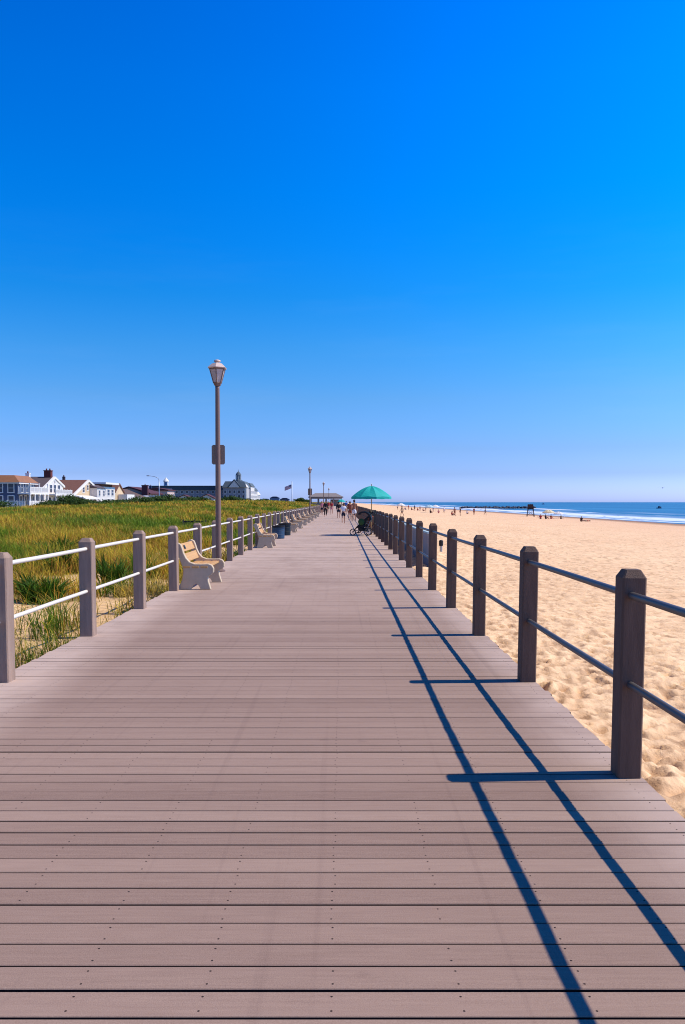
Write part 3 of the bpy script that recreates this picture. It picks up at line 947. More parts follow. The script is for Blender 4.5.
# ---------------------------------------------------------------- boardwalk lamps
def make_lamp(label, x, y):
    t = thing('street_lamp', label, 'street lamp', (x, y, 0), 0, 'lantern lamps along the dune railing')
    part('pole', MB().lathe([(0.068, 0.0), (0.066, 0.4), (0.062, 1.2), (0.048, 4.05), (0.05, 4.10)], n=16), M['lamp_paint'], t, smooth=True)
    part('base_collar', MB().lathe([(0.15, 0.0), (0.15, 0.03), (0.10, 0.05), (0.085, 0.20), (0.07, 0.24)], n=20), M['lamp_paint'], t)
    ln = part('lantern', MB().lathe([(0.05, 4.10), (0.08, 4.13), (0.09, 4.16), (0.105, 4.175), (0.095, 4.185)], n=6, rot=R(30)), M['lamp_paint'], t)
    glass = MB().lathe([(0.09, 4.185), (0.180, 4.485)], n=6, rot=R(30))
    part('glass', glass, M['lamp_glass'], ln)
    fr = MB()
    for k in range(6):
        a = R(30 + 60 * k)
        fr.tube([(0.094 * math.cos(a), 0.094 * math.sin(a), 4.18), (0.185 * math.cos(a), 0.185 * math.sin(a), 4.49)], 0.011, 6)
    fr.lathe([(0.184, 4.465), (0.196, 4.47), (0.196, 4.49), (0.184, 4.492)], n=6, rot=R(30))
    part('frame', fr, M['lamp_paint'], ln)
    part('bulb', MB().lathe([(0.03, 4.19), (0.05, 4.25), (0.055, 4.31), (0.03, 4.36), (0.01, 4.37)], n=10), M['sign_back'], ln)
    part('cap', MB().lathe([(0.215, 4.49), (0.225, 4.505), (0.21, 4.52), (0.13, 4.59), (0.075, 4.615), (0.05, 4.62)], n=6, rot=R(30)), M['lantern_paint'], ln)
    part('finial', MB().lathe([(0.05, 4.615), (0.042, 4.63), (0.078, 4.65), (0.068, 4.675), (0.02, 4.69)], n=12), M['lantern_paint'], ln)
    return t
lx = px_x(219.0, 17.6)
l0 = make_lamp('tall brown lantern lamp post nearest the camera, behind the first bench', lx, 17.5)
dup(l0, (-2.76, 70, 0), 0, 'second lantern lamp post, standing among the far benches')
dup(l0, (-2.72, 123, 0), 0, 'third lantern lamp post, small against the pavilion roof')
dup(l0, (-2.72, 176, 0), 0, 'fourth and farthest lantern lamp post, in front of the pavilion')
def make_sign(label, x, y, w_, z0, z1, m):
    t = thing('sign_plate', label, 'sign', (x, y, z0), 0, 'sign plates on the lamp posts')
    pl = MB(); c = 0.03
    h = z1 - z0
    poly = [(-w_ / 2 + c, 0), (w_ / 2 - c, 0), (w_ / 2, c), (w_ / 2, h - c), (w_ / 2 - c, h), (-w_ / 2 + c, h), (-w_ / 2, h - c), (-w_ / 2, c)]
    part('plate', pl.prism(poly, 'y', 0.062, 0.068), m, t)
    br = MB().box(-0.05, 0.05, 0.045, 0.0615, 0.07, 0.10).box(-0.05, 0.05, 0.045, 0.0615, h - 0.10, h - 0.07)
    part('bracket', br, M['grey_metal'], t)
    return t
s0 = make_sign('grey-brown back of a rectangular sign on the nearest lamp post', lx, 17.5, 0.295, 2.385, 2.82, M['sign_back'])
s1 = make_sign('small sign plate on the second lamp post', -2.76, 70, 0.36, 2.15, 2.75, M['sign_back'])

# ---------------------------------------------------------------- people
def skin_mesh(islands, subs=1):
    """islands: list of (points, radii, edges); returns verts, faces of the skinned surface"""
    pts, rad, eds, roots = [], [], [], []
    for p, r, e in islands:
        o = len(pts)
        pts += [tuple(q) for q in p]; rad += r
        eds += [(a + o, b_ + o) for a, b_ in e]
        roots.append(o)
    me = bpy.data.meshes.new('tmp_skin')
    me.from_pydata(pts, eds, [])
    ob = bpy.data.objects.new('tmp_skin', me)
    C.objects.link(ob)
    md = ob.modifiers.new('skin', 'SKIN')
    md.use_smooth_shade = True
    if not me.skin_vertices:
        bm = bmesh.new(); bm.from_mesh(me); bm.verts.layers.skin.verify(); bm.to_mesh(me); bm.free()
    for i, v in enumerate(me.skin_vertices[0].data):
        rr_ = rad[i]
        v.radius = rr_ if isinstance(rr_, tuple) else (rr_, rr_)
        v.use_root = i in roots
    sb = ob.modifiers.new('sub', 'SUBSURF'); sb.levels = subs; sb.render_levels = subs
    dg = bpy.context.evaluated_depsgraph_get()
    ev = ob.evaluated_get(dg)
    m2 = ev.to_mesh()
    vs = [tuple(v.co) for v in m2.vertices]
    fs = [tuple(p.vertices) for p in m2.polygons]
    ev.to_mesh_clear()
    bpy.data.objects.remove(ob)
    bpy.data.meshes.remove(me)
    return vs, fs

V3 = Vector
def pose_joints(kind, ph=1.0):
    J = {}
    if kind in ('stand', 'walk'):
        J.update(pel=V3((0, 0, .95)), wai=V3((0, .005, 1.10)), che=V3((0, .0, 1.28)), nb=V3((0, -.01, 1.43)), nk=V3((0, .0, 1.50)), hd=V3((0, .02, 1.595)))
        for s, k in ((-1, 'l'), (1, 'r')):
            J['sh' + k] = V3((s * .175, -.01, 1.385))
            J['hip' + k] = V3((s * .085, 0, .90))
            sw = (s * ph) if kind == 'walk' else 0.12 * s
            J['kn' + k] = V3((s * .092, .02 + .17 * sw, .49 + (.02 if sw < 0 else .01)))
            J['an' + k] = V3((s * .095, -.03 + .25 * sw - (.06 if sw < 0 else 0), .09 + (.05 if sw < 0 and kind == 'walk' else 0)))
            J['toe' + k] = J['an' + k] + V3((s * .02, .16, -.06))
            J['el' + k] = V3((s * .225, -.03 - .12 * sw, 1.12))
            J['wr' + k] = V3((s * .235, .05 - .22 * sw, .88))
            J['hdir' + k] = V3((0, .25, -1)).normalized()
    elif kind == 'sit':       # on the ground, knees drawn up
        J.update(pel=V3((0, 0, .12)), wai=V3((0, -.04, .28)), che=V3((0, -.05, .46)), nb=V3((0, -.03, .60)), nk=V3((0, -.01, .67)), hd=V3((0, .02, .765)))
        for s, k in ((-1, 'l'), (1, 'r')):
            J['sh' + k] = V3((s * .175, -.04, .56))
            J['hip' + k] = V3((s * .09, .03, .11))
            J['kn' + k] = V3((s * .12, .40, .38))
            J['an' + k] = V3((s * .12, .68, .08))
            J['toe' + k] = J['an' + k] + V3((s * .02, .15, -.04))
            J['el' + k] = V3((s * .24, .12, .38))
            J['wr' + k] = V3((s * .16, .33, .42))
            J['hdir' + k] = V3((-s * .3, .8, -.2)).normalized()
    elif kind == 'chair':
        J.update(pel=V3((0, 0, .42)), wai=V3((0, -.07, .57)), che=V3((0, -.12, .74)), nb=V3((0, -.14, .89)), nk=V3((0, -.12, .96)), hd=V3((0, -.09, 1.055)))
        for s, k in ((-1, 'l'), (1, 'r')):
            J['sh' + k] = V3((s * .175, -.14, .85))
            J['hip' + k] = V3((s * .09, .03, .41))
            J['kn' + k] = V3((s * .11, .42, .45))
            J['an' + k] = V3((s * .11, .50, .09))
            J['toe' + k] = J['an' + k] + V3((s * .02, .16, -.06))
            J['el' + k] = V3((s * .25, -.05, .60))
            J['wr' + k] = V3((s * .19, .20, .56))
            J['hdir' + k] = V3((-s * .2, 1, -.1)).normalized()
    elif kind == 'lie':       # on the back along +y (head at -y)
        J.update(pel=V3((0, 0, .11)), wai=V3((0, -.15, .11)), che=V3((0, -.33, .12)), nb=V3((0, -.48, .11)), nk=V3((0, -.55, .11)), hd=V3((0, -.645, .125)))
        for s, k in ((-1, 'l'), (1, 'r')):
            J['sh' + k] = V3((s * .175, -.44, .10))
            J['hip' + k] = V3((s * .09, .05, .10))
            J['kn' + k] = V3((s * .11, .45, .22 if s > 0 else .09))
            J['an' + k] = V3((s * .12, .80 if s > 0 else .86, .07))
            J['toe' + k] = J['an' + k] + V3((s * .04, .08, .10 if s < 0 else -.03))
            J['el' + k] = V3((s * .26, -.19, .08))
            J['wr' + k] = V3((s * .24, .06, .06))
            J['hdir' + k] = V3((0, 1, 0))
    return J

def person(label, loc, rz=0.0, pose='stand', H=1.7, skin='skin', hair='hair_dark', long_hair=False, top=None, sleeve=0.5, bottom=None, legs=0.5, hat=None, ph=1.0, group=None):
    sc = H / 1.72
    J = {k: (v * sc if not k.startswith('hdir') else v) for k, v in pose_joints(pose, ph).items()}
    t = thing('person', label, 'person', loc, rz, group)
    # body: one skinned surface with separate fingers rooted inside the palms
    names = ['pel', 'wai', 'che', 'nb', 'nk', 'hd']
    P = [J[n] for n in names]
    Rd = [(.120, .095), (.112, .088), (.13, .10), (.075, .07), (.052, .052), (.06, .06)]
    E = [(0, 1), (1, 2), (2, 3), (3, 4), (4, 5)]
    fingers = []
    for k, s in (('l', -1), ('r', 1)):
        o = len(P)
        hdir = J['hdir' + k]
        palm = J['wr' + k] + hdir * .085 * sc
        P += [J['sh' + k], J['sh' + k].lerp(J['el' + k], .5), J['el' + k], J['wr' + k], palm]
        Rd += [.055, .047, .038, .027, (.036, .022)]
        E += [(2, o), (o, o + 1), (o + 1, o + 2), (o + 2, o + 3), (o + 3, o + 4)]
        o = len(P)
        P += [J['hip' + k], J['hip' + k].lerp(J['kn' + k], .5), J['kn' + k], J['kn' + k].lerp(J['an' + k], .35), J['an' + k], J['toe' + k]]
        Rd += [.088, .078, .054, .055, .037, (.042, .028)]
        E += [(0, o), (o, o + 1), (o + 1, o + 2), (o + 2, o + 3), (o + 3, o + 4), (o + 4, o + 5)]
        side = hdir.cross(V3((s, 0, 0))).normalized()
        inw = V3((-s, 0, 0))
        for q, (lt, ln) in enumerate(((-.027, .075), (-.009, .085), (.009, .080), (.026, .062))):
            b_ = palm + side * lt * sc
            m_ = b_ + hdir * ln * .55 * sc + inw * .006
            e_ = b_ + hdir * ln * .95 * sc + inw * .026
            fingers.append(([b_, m_, e_], [.0095 * sc, .009 * sc, .007 * sc], [(0, 1), (1, 2)]))
        b_ = J['wr' + k] + hdir * .04 * sc
        fingers.append(([b_, b_ - side * .035 * sc + hdir * .03 * sc, b_ - side * .045 * sc + hdir * .065 * sc + inw * .012], [.012 * sc, .011 * sc, .008 * sc], [(0, 1), (1, 2)]))
    Rd = [(a[0] * sc, a[1] * sc) if isinstance(a, tuple) else a * sc for a in Rd]
    vs, fs = skin_mesh([(P, Rd, E)] + fingers)
    mb = MB().add(vs, fs)
    # head with face, in the same mesh
    hm = MB()
    hm.ball((0, 0, 0), .1, 14, 10, (0.80, 0.98, 1.20))
    hm.add([(-.016, .085, -.025), (.016, .085, -.025), (0, .122, -.018), (0, .09, .03)], [(0, 1, 2), (1, 3, 2), (3, 0, 2), (0, 3, 1)])
    hm.ball((-.080, -.005, -.005), .024, 6, 5, (.4, .8, 1.3)); hm.ball((.080, -.005, -.005), .024, 6, 5, (.4, .8, 1.3))
    hm.ball((0, .075, -.095), .028, 6, 5, (1.1, .8, .8))
    nskin = None
    rot = Matrix.Rotation(R(90), 4, 'X') if pose == 'lie' else Matrix.Identity(4)
    hx = Matrix.Translation(J['hd']) @ rot @ Matrix.Scale(sc, 4)
    mb.add([tuple(hx @ V3(v)) for v in hm.v], hm.f)
    nskin = len(mb.f)
    em = MB()
    for sx_ in (-1, 1):
        em.ball((sx_ * .032, .086, .012), .012, 6, 5, (1.2, .6, .8))
    em.ball((0, .092, -.055), .018, 6, 5, (1.3, .35, .3))
    mb.add([tuple(hx @ V3(v)) for v in em.v], em.f)
    body = part('body', mb, M[skin], t, smooth=True)
    body.data.materials.append(M['eye'])
    for p in list(body.data.polygons)[nskin:]:
        p.material_index = 1
    # hair
    hh = MB().ball((0, -.016, .020), .104, 14, 10, (0.86, 0.97, 1.12))
    if long_hair:
        hh.ball((0, -.06, -.08), .085, 10, 8, (0.95, 0.55, 1.5))
    part('hair', MB().add([tuple(hx @ V3(v)) for v in hh.v], hh.f), M[hair], t, smooth=True)
    if hat:
        ht = MB().lathe([(.155, .055), (.16, .060), (.105, .072), (.10, .13), (.07, .155), (.02, .16)], (0, -.01, 0), 16)
        part('hat', MB().add([tuple(hx @ V3(v)) for v in ht.v], ht.f), hat, t)
    g = .016 * sc
    if top:
        P = [J['pel'].lerp(J['wai'], .35), J['wai'], J['che'], J['nb'].lerp(J['che'], .15)]
        Rd = [(.128, .104), (.122, .10), (.136, .108), (.080, .076)]
        E = [(0, 1), (1, 2), (2, 3)]
        for k in 'lr':
            o = len(P)
            if sleeve > 0.55:
                P += [J['sh' + k], J['el' + k], J['el' + k].lerp(J['wr' + k], .85)]; Rd += [.060, .046, .036]; E += [(2, o), (o, o + 1), (o + 1, o + 2)]
            else:
                P += [J['sh' + k], J['sh' + k].lerp(J['el' + k], max(.12, sleeve + .1))]; Rd += [.060, .056]; E += [(2, o), (o, o + 1)]
        Rd = [(a[0] * sc + g, a[1] * sc + g) if isinstance(a, tuple) else a * sc + g for a in Rd]
        part('shirt', MB().add(*skin_mesh([(P, Rd, E)])), top, t, smooth=True)
    if bottom:
        P = [J['pel'], J['pel'].lerp(J['wai'], .5)]; Rd = [(.124, .10), (.115, .094)]; E = [(0, 1)]
        for k in 'lr':
            o = len(P)
            P += [J['hip' + k]]; Rd += [.092]; E += [(0, o)]
            if legs > 0.9:
                P += [J['hip' + k].lerp(J['kn' + k], .5), J['kn' + k], J['kn' + k].lerp(J['an' + k], .8)]; Rd += [.084, .064, .055]; E += [(o, o + 1), (o + 1, o + 2), (o + 2, o + 3)]
            else:
                P += [J['hip' + k].lerp(J['kn' + k], legs * .6), J['hip' + k].lerp(J['kn' + k], legs + .12)]; Rd += [.088, .082]; E += [(o, o + 1), (o + 1, o + 2)]
        Rd = [(a[0] * sc + g, a[1] * sc + g) if isinstance(a, tuple) else a * sc + g * .8 for a in Rd]
        part('trousers' if legs > 0.9 else 'shorts', MB().add(*skin_mesh([(P, Rd, E)])), bottom, t, smooth=True)
    return t

WHITE_C = cloth('white', (0.75, 0.75, 0.78)); NAVY = cloth('navy', (0.012, 0.016, 0.04)); RUST = cloth('rust', (0.30, 0.07, 0.035))
DARKC = cloth('dark', (0.018, 0.014, 0.016)); PINK = cloth('pink', (0.62, 0.22, 0.24)); REDC = cloth('red', (0.42, 0.03, 0.03))
BLUEC = cloth('blue', (0.05, 0.14, 0.42)); TEALC = cloth('teal', (0.02, 0.22, 0.22)); KHAKI = cloth('khaki', (0.35, 0.26, 0.15)); YELLOW = cloth('yellow', (0.65, 0.50, 0.12))
WG = 'people walking on the boardwalk'
def walker(label, px, d, **kw):
    return person(label, (px_x(px, d), d, 0.004), group=WG, **kw)
walker('short person in a white t-shirt and navy shorts walking away up the boardwalk', 343.4, 56.0, pose='walk', H=1.46, top=WHITE_C, sleeve=.45, bottom=NAVY, legs=.6, hair='hair_brown', ph=.8)
walker('bare-backed person with dark hair and white shorts walking close to the beach railing', 354.2, 62.5, pose='walk', H=1.74, skin='skin_tan', bottom=WHITE_C, legs=.7, hair='hair_dark', ph=-.8)
walker('person in a rust-red top and brown shorts between the white t-shirt and the beach railing', 350.0, 65.0, pose='walk', H=1.6, skin='skin_tan', top=RUST, sleeve=.4, bottom=RUST, legs=.5, hair='hair_brown', ph=.6)
walker('person dressed all in dark clothes on the dune side of the boardwalk', 325.6, 83.0, pose='walk', H=1.68, rz=math.pi, top=DARKC, sleeve=.9, bottom=DARKC, legs=1, ph=.7)
walker('person in a pale pink top and navy shorts nearest the dune benches', 322.0, 93.0, pose='walk', H=1.66, rz=math.pi, top=PINK, sleeve=.4, bottom=NAVY, legs=.6, hair='hair_fair', long_hair=True, ph=-.7)
walker('person in pink shorts and a red top in the middle of the far group', 331.6, 97.0, pose='walk', H=1.64, rz=math.pi, top=REDC, sleeve=.3, bottom=PINK, legs=.6, hair='hair_brown', ph=.8)
walker('person in red with a white sun hat in the far group', 328.3, 104.0, pose='walk', H=1.7, rz=math.pi, top=REDC, sleeve=.5, bottom=KHAKI, legs=.7, hat=WHITE_C, ph=-.6)
walker('person in a black shirt just left of the white t-shirt', 338.6, 74.0, pose='walk', H=1.58, top=DARKC, sleeve=.6, bottom=NAVY, legs=.6, ph=-.7)
walker('person in a blue shirt beneath the small far green umbrella', 346.2, 118.0, pose='walk', H=1.7, top=BLUEC, sleeve=.5, bottom=KHAKI, legs=.6, ph=.7)

# ---------------------------------------------------------------- parasols
TEAL = fabric_mat('teal_canvas', (0.0, 0.42, 0.36))
CREAM = fabric_mat('cream_canvas', (0.70, 0.62, 0.40))
PALEB = fabric_mat('pale_blue_canvas', (0.45, 0.62, 0.68))
WHITEF = fabric_mat('white_canvas', (0.78, 0.76, 0.72))
def parasol(label, loc, rad, h_rim, h_top, m, tilt=0.0, ribs=8, cat='umbrella', group=None):
    t = thing('beach_umbrella', label, cat, loc, 0.2, group)
    vs, fs = [], []
    nr, sub = 7, 2
    na_ = ribs * sub
    for j in range(nr + 1):
        q = j / nr
        for k in range(na_):
            a = 2 * math.pi * k / na_
            sag = abs(math.sin(a * ribs / 2))
            r = rad * q * (1 - 0.06 * sag * q)
            z = h_top - (h_top - h_rim) * (q ** 1.7) - 0.05 * rad * sag * math.sin(q * math.pi) + 0.03 * rad * sag * q ** 3
            vs.append((r * math.cos(a), r * math.sin(a), z))
    for k in range(na_):                     # valance
        a = 2 * math.pi * k / na_
        sag = abs(math.sin(a * ribs / 2))
        r = rad * (1 - 0.06 * sag)
        vs.append((r * math.cos(a), r * math.sin(a), h_rim - 0.10 * rad + 0.02 * sag))
    for j in range(nr + 1):
        for k in range(na_):
            k2 = (k + 1) % na_
            fs.append((j * na_ + k, j * na_ + k2, (j + 1) * na_ + k2, (j + 1) * na_ + k))
    part('canopy', MB().add(vs, fs), m, t, smooth=False)
    part('pole', MB().tube([(0, 0, -0.25 if loc[2] < -.1 else 0.0), (0, 0, h_top + 0.08)], 0.02, 8), M['white'] if m is not TEAL else M['bench_wood'], t)
    part('finial', MB().ball((0, 0, h_top + .09), .03, 8, 6), M['white'], t)
    for k in range(ribs):
        a = 2 * math.pi * k / ribs
        pts = []
        for q in (0.03, .35, .7, .98):
            pts.append((rad * q * math.cos(a), rad * q * math.sin(a), h_top - (h_top - h_rim) * (q ** 1.7) - .018))
        part('rib', MB().tube(pts, .006, 5), M['grey_metal'], t)
    return t
parasol('large teal umbrella shading a black stroller beside the beach railing', (1.43, 36.9, 0), 0.97, 1.78, 2.30, TEAL)
parasol('small far green umbrella over the crowd on the boardwalk', (px_x(341.3, 150), 150, 0), 0.80, 1.62, 2.06, TEAL)

# ---------------------------------------------------------------- stroller under the umbrella, chair and sitter
def wheel(par, x, y, r, wd):
    wv = part('wheel', MB().tube([(x, y - wd / 2 - .01, r), (x, y + wd / 2 + .01, r)], .022, 8), M['grey_metal'], par)
    pts = [(x + (r - .018) * math.cos(2 * math.pi * k / 20), y, r + (r - .018) * math.sin(2 * math.pi * k / 20)) for k in range(21)]
    part('tyre', MB().tube(pts, .018, 6), M['black'], wv)
    rm = MB()
    for k in range(6):
        a = math.pi * k / 3
        rm.tube([(x, y, r), (x + (r - .03) * math.cos(a), y, r + (r - .03) * math.sin(a))], .006, 4)
    pts = [(x + (r - .036) * math.cos(2 * math.pi * k / 20), y, r + (r - .036) * math.sin(2 * math.pi * k / 20)) for k in range(21)]
    rm.tube(pts, .008, 5)
    part('rim', rm, M['grey_metal'], wv)
M['black_cloth'] = cloth('black', (.012, .012, .014))
st = thing('stroller', 'black stroller with a green bag parked under the large teal umbrella', 'stroller', (0.98, 36.2, 0.004), R(-8))
for x, y, r in ((-.44, 0, .15), (.28, -.27, .17), (.28, .27, .17)):
    wheel(st, x, y, r, .05)
st.scale = (1.0, 1.0, 1.06)
fr = MB()
for s_ in (-.24, .24):
    fr.tube([(-.44, s_ * .25, .15), (-.20, s_, .42), (.22, s_, .78), (.46, s_, 1.0)], .016, 8)
    fr.tube([(.28, s_, .17), (.02, s_, .60)], .016, 8)
    fr.tube([(-.20, s_, .42), (.28, s_, .17)], .012, 8)
part('frame', fr, M['black'], st, smooth=True)
part('handle', MB().tube([(.46, -.24, 1.0), (.52, -.22, 1.04), (.52, .22, 1.04), (.46, .24, 1.0)], .02, 8), M['black'], st, smooth=True)
part('seat', MB().prism([(-.24, .36), (-.16, .31), (.08, .34), (.30, .80), (.24, .84), (.04, .46), (-.20, .45)], 'y', -.21, .21), M['black'], st, bevel=.015)
cv_ = []
for k in range(9):
    a = R(-10 + 150 * k / 8)
    cv_.append((.08 + .36 * math.cos(a), .72 + .34 * math.sin(a)))
cv_ += [(.08 + .27 * math.cos(R(140 - 150 * k / 8)), .72 + .27 * math.sin(R(140 - 150 * k / 8))) for k in range(9)]
part('canopy', MB().prism(cv_, 'y', -.24, .24), M['black'], st)
part('bag', MB().ball((-.02, -.235, .60), .15, 12, 8, (1.0, .4, 1.0)), M['dark_green'], st, smooth=True)
part('basket', MB().prism([(-.10, .20), (.26, .20), (.30, .34), (-.14, .34)], 'y', -.2, .2), M['black'], st, bevel=.02)
part('footrest', MB().box(-.36, -.22, -.15, .15, .20, .225), M['black'], st)
def beach_chair(label, loc, rz, m, group=None, sh=.40):
    t = thing('folding_chair', label, 'chair', loc, rz, group)
    fr = MB()
    for s_ in (-.27, .27):
        fr.tube([(s_, .24, 0), (s_, -.16, sh - .02), (s_, -.36, sh + .45)], .013, 6)
        fr.tube([(s_, -.26, 0), (s_, .22, sh)], .013, 6)
        fr.tube([(s_, -.18, sh + .2), (s_, .20, sh + .2), (s_, .22, sh)], .013, 6)
    part('frame', fr, M['grey_metal'], t)
    part('seat', MB().prism([(.22, sh), (-.17, sh - .06), (-.17, sh - .075), (.22, sh - .015)], 'x', -.255, .255), m, t)
    part('backrest', MB().prism([(-.17, sh), (-.355, sh + .45), (-.37, sh + .445), (-.185, sh - .005)], 'x', -.255, .255), m, t)
    return t
beach_chair('brown folding chair tucked against the beach railing behind the stroller', (1.30, 38.0, 0.004), R(60), cloth('brownseat', (.14, .06, .035)))
person('person in rust-brown clothes sitting in the folding chair behind the stroller', (1.33, 38.05, 0.004), R(60), 'chair', 1.66, 'skin_tan', 'hair_brown', top=RUST, sleeve=.5, bottom=cloth('brown', (.12, .05, .03)), legs=1)

# ---------------------------------------------------------------- houses along the street behind the dunes
H_ = {}
H_['blue'] = mat('blue_siding', (0.075, 0.095, 0.155), 0.7, var=0.1, scale=1)
H_['trim'] = mat('white_trim', (0.80, 0.75, 0.67), 0.6, var=0.05, scale=1)
H_['cream'] = mat('cream_siding', (0.60, 0.43, 0.25), 0.75, var=0.1, scale=1)
H_['whitewall'] = mat('white_siding', (0.70, 0.64, 0.56), 0.7, var=0.06, scale=1)
H_['copper'] = mat('copper_roof', (0.30, 0.13, 0.06), 0.7, var=0.3, scale=1.2)
H_['greyroof'] = mat('grey_brown_roof', (0.105, 0.075, 0.075), 0.85, var=0.25, scale=1.5)
H_['brownroof'] = mat('brown_roof', (0.17, 0.075, 0.05), 0.85, var=0.25, scale=1.5)
H_['redroof'] = mat('dark_red_roof', (0.10, 0.035, 0.04), 0.85, var=0.25, scale=1.5)
H_['brick'] = mat('red_brick', (0.14, 0.035, 0.03), 0.9, var=0.3, scale=8)
H_['porchred'] = mat('dark_red_wall', (0.12, 0.03, 0.02), 0.8, var=0.2)
H_['greyblue'] = mat('grey_blue_siding', (0.14, 0.17, 0.25), 0.8, var=0.1, scale=1)
H_['pinkwall'] = mat('pink_tan_wall', (0.55, 0.38, 0.32), 0.8, var=0.1, scale=1)
H_['tealroof'] = mat('dark_teal_roof', (0.045, 0.075, 0.10), 0.7, var=0.2, scale=.3)
H_['haze'] = mat('haze_tinted_wall', (0.14, 0.20, 0.33), 0.8, var=0.2, scale=.2)  # distance haze mixed into the wall colour as blue
H_['hotelwall'] = mat('hotel_wall', (0.27, 0.26, 0.28), 0.8, var=0.1, scale=.4)
H_['navyroof'] = mat('navy_roof', (0.03, 0.04, 0.085), 0.8, var=0.2, scale=.5)

def house(name, label, x, y, group='houses behind the dunes'):
    return thing(name, label, 'house', (x, y, 0), 0, group)
def hp(name, mb, m, root, bevel=0.0):
    return part(name, mb, m, root, world=True, bevel=bevel)
def win(root, face, a, z, w_, h, plane, fm=None, bars=True):
    fm = fm or H_['trim']
    t_ = 0.14
    fr, pn = MB(), MB()
    segs = [(a - w_ / 2 - t_, a + w_ / 2 + t_, z + h / 2, z + h / 2 + t_), (a - w_ / 2 - t_ * 1.2, a + w_ / 2 + t_ * 1.2, z - h / 2 - t_, z - h / 2),
            (a - w_ / 2 - t_, a - w_ / 2, z - h / 2, z + h / 2), (a + w_ / 2, a + w_ / 2 + t_, z - h / 2, z + h / 2)]
    if bars and h > 1.0:
        segs.append((a - w_ / 2, a + w_ / 2, z - .03, z + .03))
    for a0, a1, z0, z1 in segs:
        if face == 'e': fr.box(plane - .02, plane + .07, a0, a1, z0, z1)
        else: fr.box(a0, a1, plane - .07, plane + .02, z0, z1)
    if face == 'e': pn.box(plane - .01, plane + .03, a - w_ / 2 + .002, a + w_ / 2 - .002, z - h / 2 + .002, z + h / 2 - .002)
    else: pn.box(a - w_ / 2 + .002, a + w_ / 2 - .002, plane - .03, plane + .01, z - h / 2 + .002, z + h / 2 - .002)
    f = hp('window', fr, fm, root)
    hp('pane', pn, M['window'], f)
    return f
def balus(root, p0, p1, z0, z1, m=None, pitch=.22, pw=.11):
    m = m or H_['trim']
    mb = MB()
    dx, dy = p1[0] - p0[0], p1[1] - p0[1]
    L = math.hypot(dx, dy)
    along = abs(dy) > abs(dx)
    def bar(t0, t1, za, zb, th):
        if along: mb.box(p0[0] - th, p0[0] + th, p0[1] + dy * t0, p0[1] + dy * t1, za, zb)
        else: mb.box(p0[0] + dx * t0, p0[0] + dx * t1, p0[1] - th, p0[1] + th, za, zb)
    bar(0, 1, z1 - .1, z1, .06); bar(0, 1, z0 + .08, z0 + .18, .05)
    n_ = max(1, int(L / pitch))
    for k in range(n_ + 1):
        t0 = k / n_
        big_ = k % 8 == 0
        hw = (0.09 if big_ else pw / 2) / L
        bar(max(0, t0 - hw), min(1, t0 + hw), z0, z1 + (.08 if big_ else -.1), .045 if not big_ else .08)
    return hp('balustrade', mb, m, root)
def posts(root, xs_, ys_, z0, z1, r=.12, m=None):
    for x in xs_:
        for y in ys_:
            hp('column', MB().box(x - r, x + r, y - r, y + r, z0, z1).box(x - r * 1.5, x + r * 1.5, y - r * 1.5, y + r * 1.5, z1 - .2, z1), m or H_['trim'], root)
def chimney(root, x, y, z0, z1, w_, m, flues=1):
    c = hp('chimney', MB().box(x - w_, x + w_, y - w_ * .8, y + w_ * .8, z0, z1).box(x - w_ * 1.12, x + w_ * 1.12, y - w_ * .9, y + w_ * .9, z1, z1 + .18), m, root)
    mb = MB()
    for k in range(flues):
        mb.lathe([(.16, z1 + .18), (.13, z1 + .55)], (x + (k - (flues - 1) / 2) * .7, y, 0), 8)
    hp('chimney_pot', mb, H_['brick'], c)

# 1 -- blue house with white stacked porches
h = house('beach_house', 'blue two-storey house with stacked white porches and a copper-brown roof, leftmost', -66, 150)
hp('wall', MB().box(-76, -60, 146, 154.5, -.5, 5.2), H_['blue'], h)
hp('roof', MB().add([(-76.5, 145.5, 5.2), (-59.4, 145.5, 5.2), (-59.4, 155, 5.2), (-76.5, 155, 5.2), (-75.2, 146.8, 6.55), (-60.9, 146.8, 6.55), (-60.9, 153.6, 6.55), (-75.2, 153.6, 6.55)],
   [(3, 2, 1, 0), (4, 5, 6, 7), (0, 1, 5, 4), (1, 2, 6, 5), (2, 3, 7, 6), (3, 0, 4, 7)]), H_['copper'], h)
hp('cornice', MB().box(-59.9, -59.5, 145.6, 154.9, 4.95, 5.19).box(-76, -59.9, 145.6, 145.9, 4.95, 5.19), H_['trim'], h)
hp('balcony', MB().box(-59.98, -57.6, 146.0, 155.2, 3.0, 3.28), H_['trim'], h)
balus(h, (-57.7, 146.0), (-57.7, 155.2), 3.3, 4.35); balus(h, (-59.9, 146.06), (-57.8, 146.06), 3.3, 4.35)
hp('porch', MB().box(-59.98, -57.6, 145.4, 155.2, -.3, .55).box(-65, -59.98, 144.4, 145.95, -.3, .55), H_['trim'], h)
balus(h, (-57.7, 145.5), (-57.7, 155.2), .56, 1.75); balus(h, (-65, 144.5), (-58.0, 144.5), .56, 1.75)
posts(h, (-57.75,), (146.1, 148.4, 150.7, 153.0, 155.0), .56, 3.0)
posts(h, (-57.75,), (146.1, 150.7, 155.0), 3.3, 5.1, .08)
for x in (-66.2, -63.3, -61.2): win(h, 's', x, 4.15, 1.0, 1.6, 146)
for x in (-66.2, -63.3, -61.2): win(h, 's', x, 1.9, 1.0, 1.5, 146)
for y in (147.4, 149.6, 151.8, 153.6): win(h, 'e', y, 1.75, 1.0, 1.8, -60); 
for y in (148.0, 150.4, 153.0): win(h, 'e', y, 4.2, 1.1, 1.5, -60)
chimney(h, -61.2, 154.0, 5.4, 7.0, .38, H_['trim'])
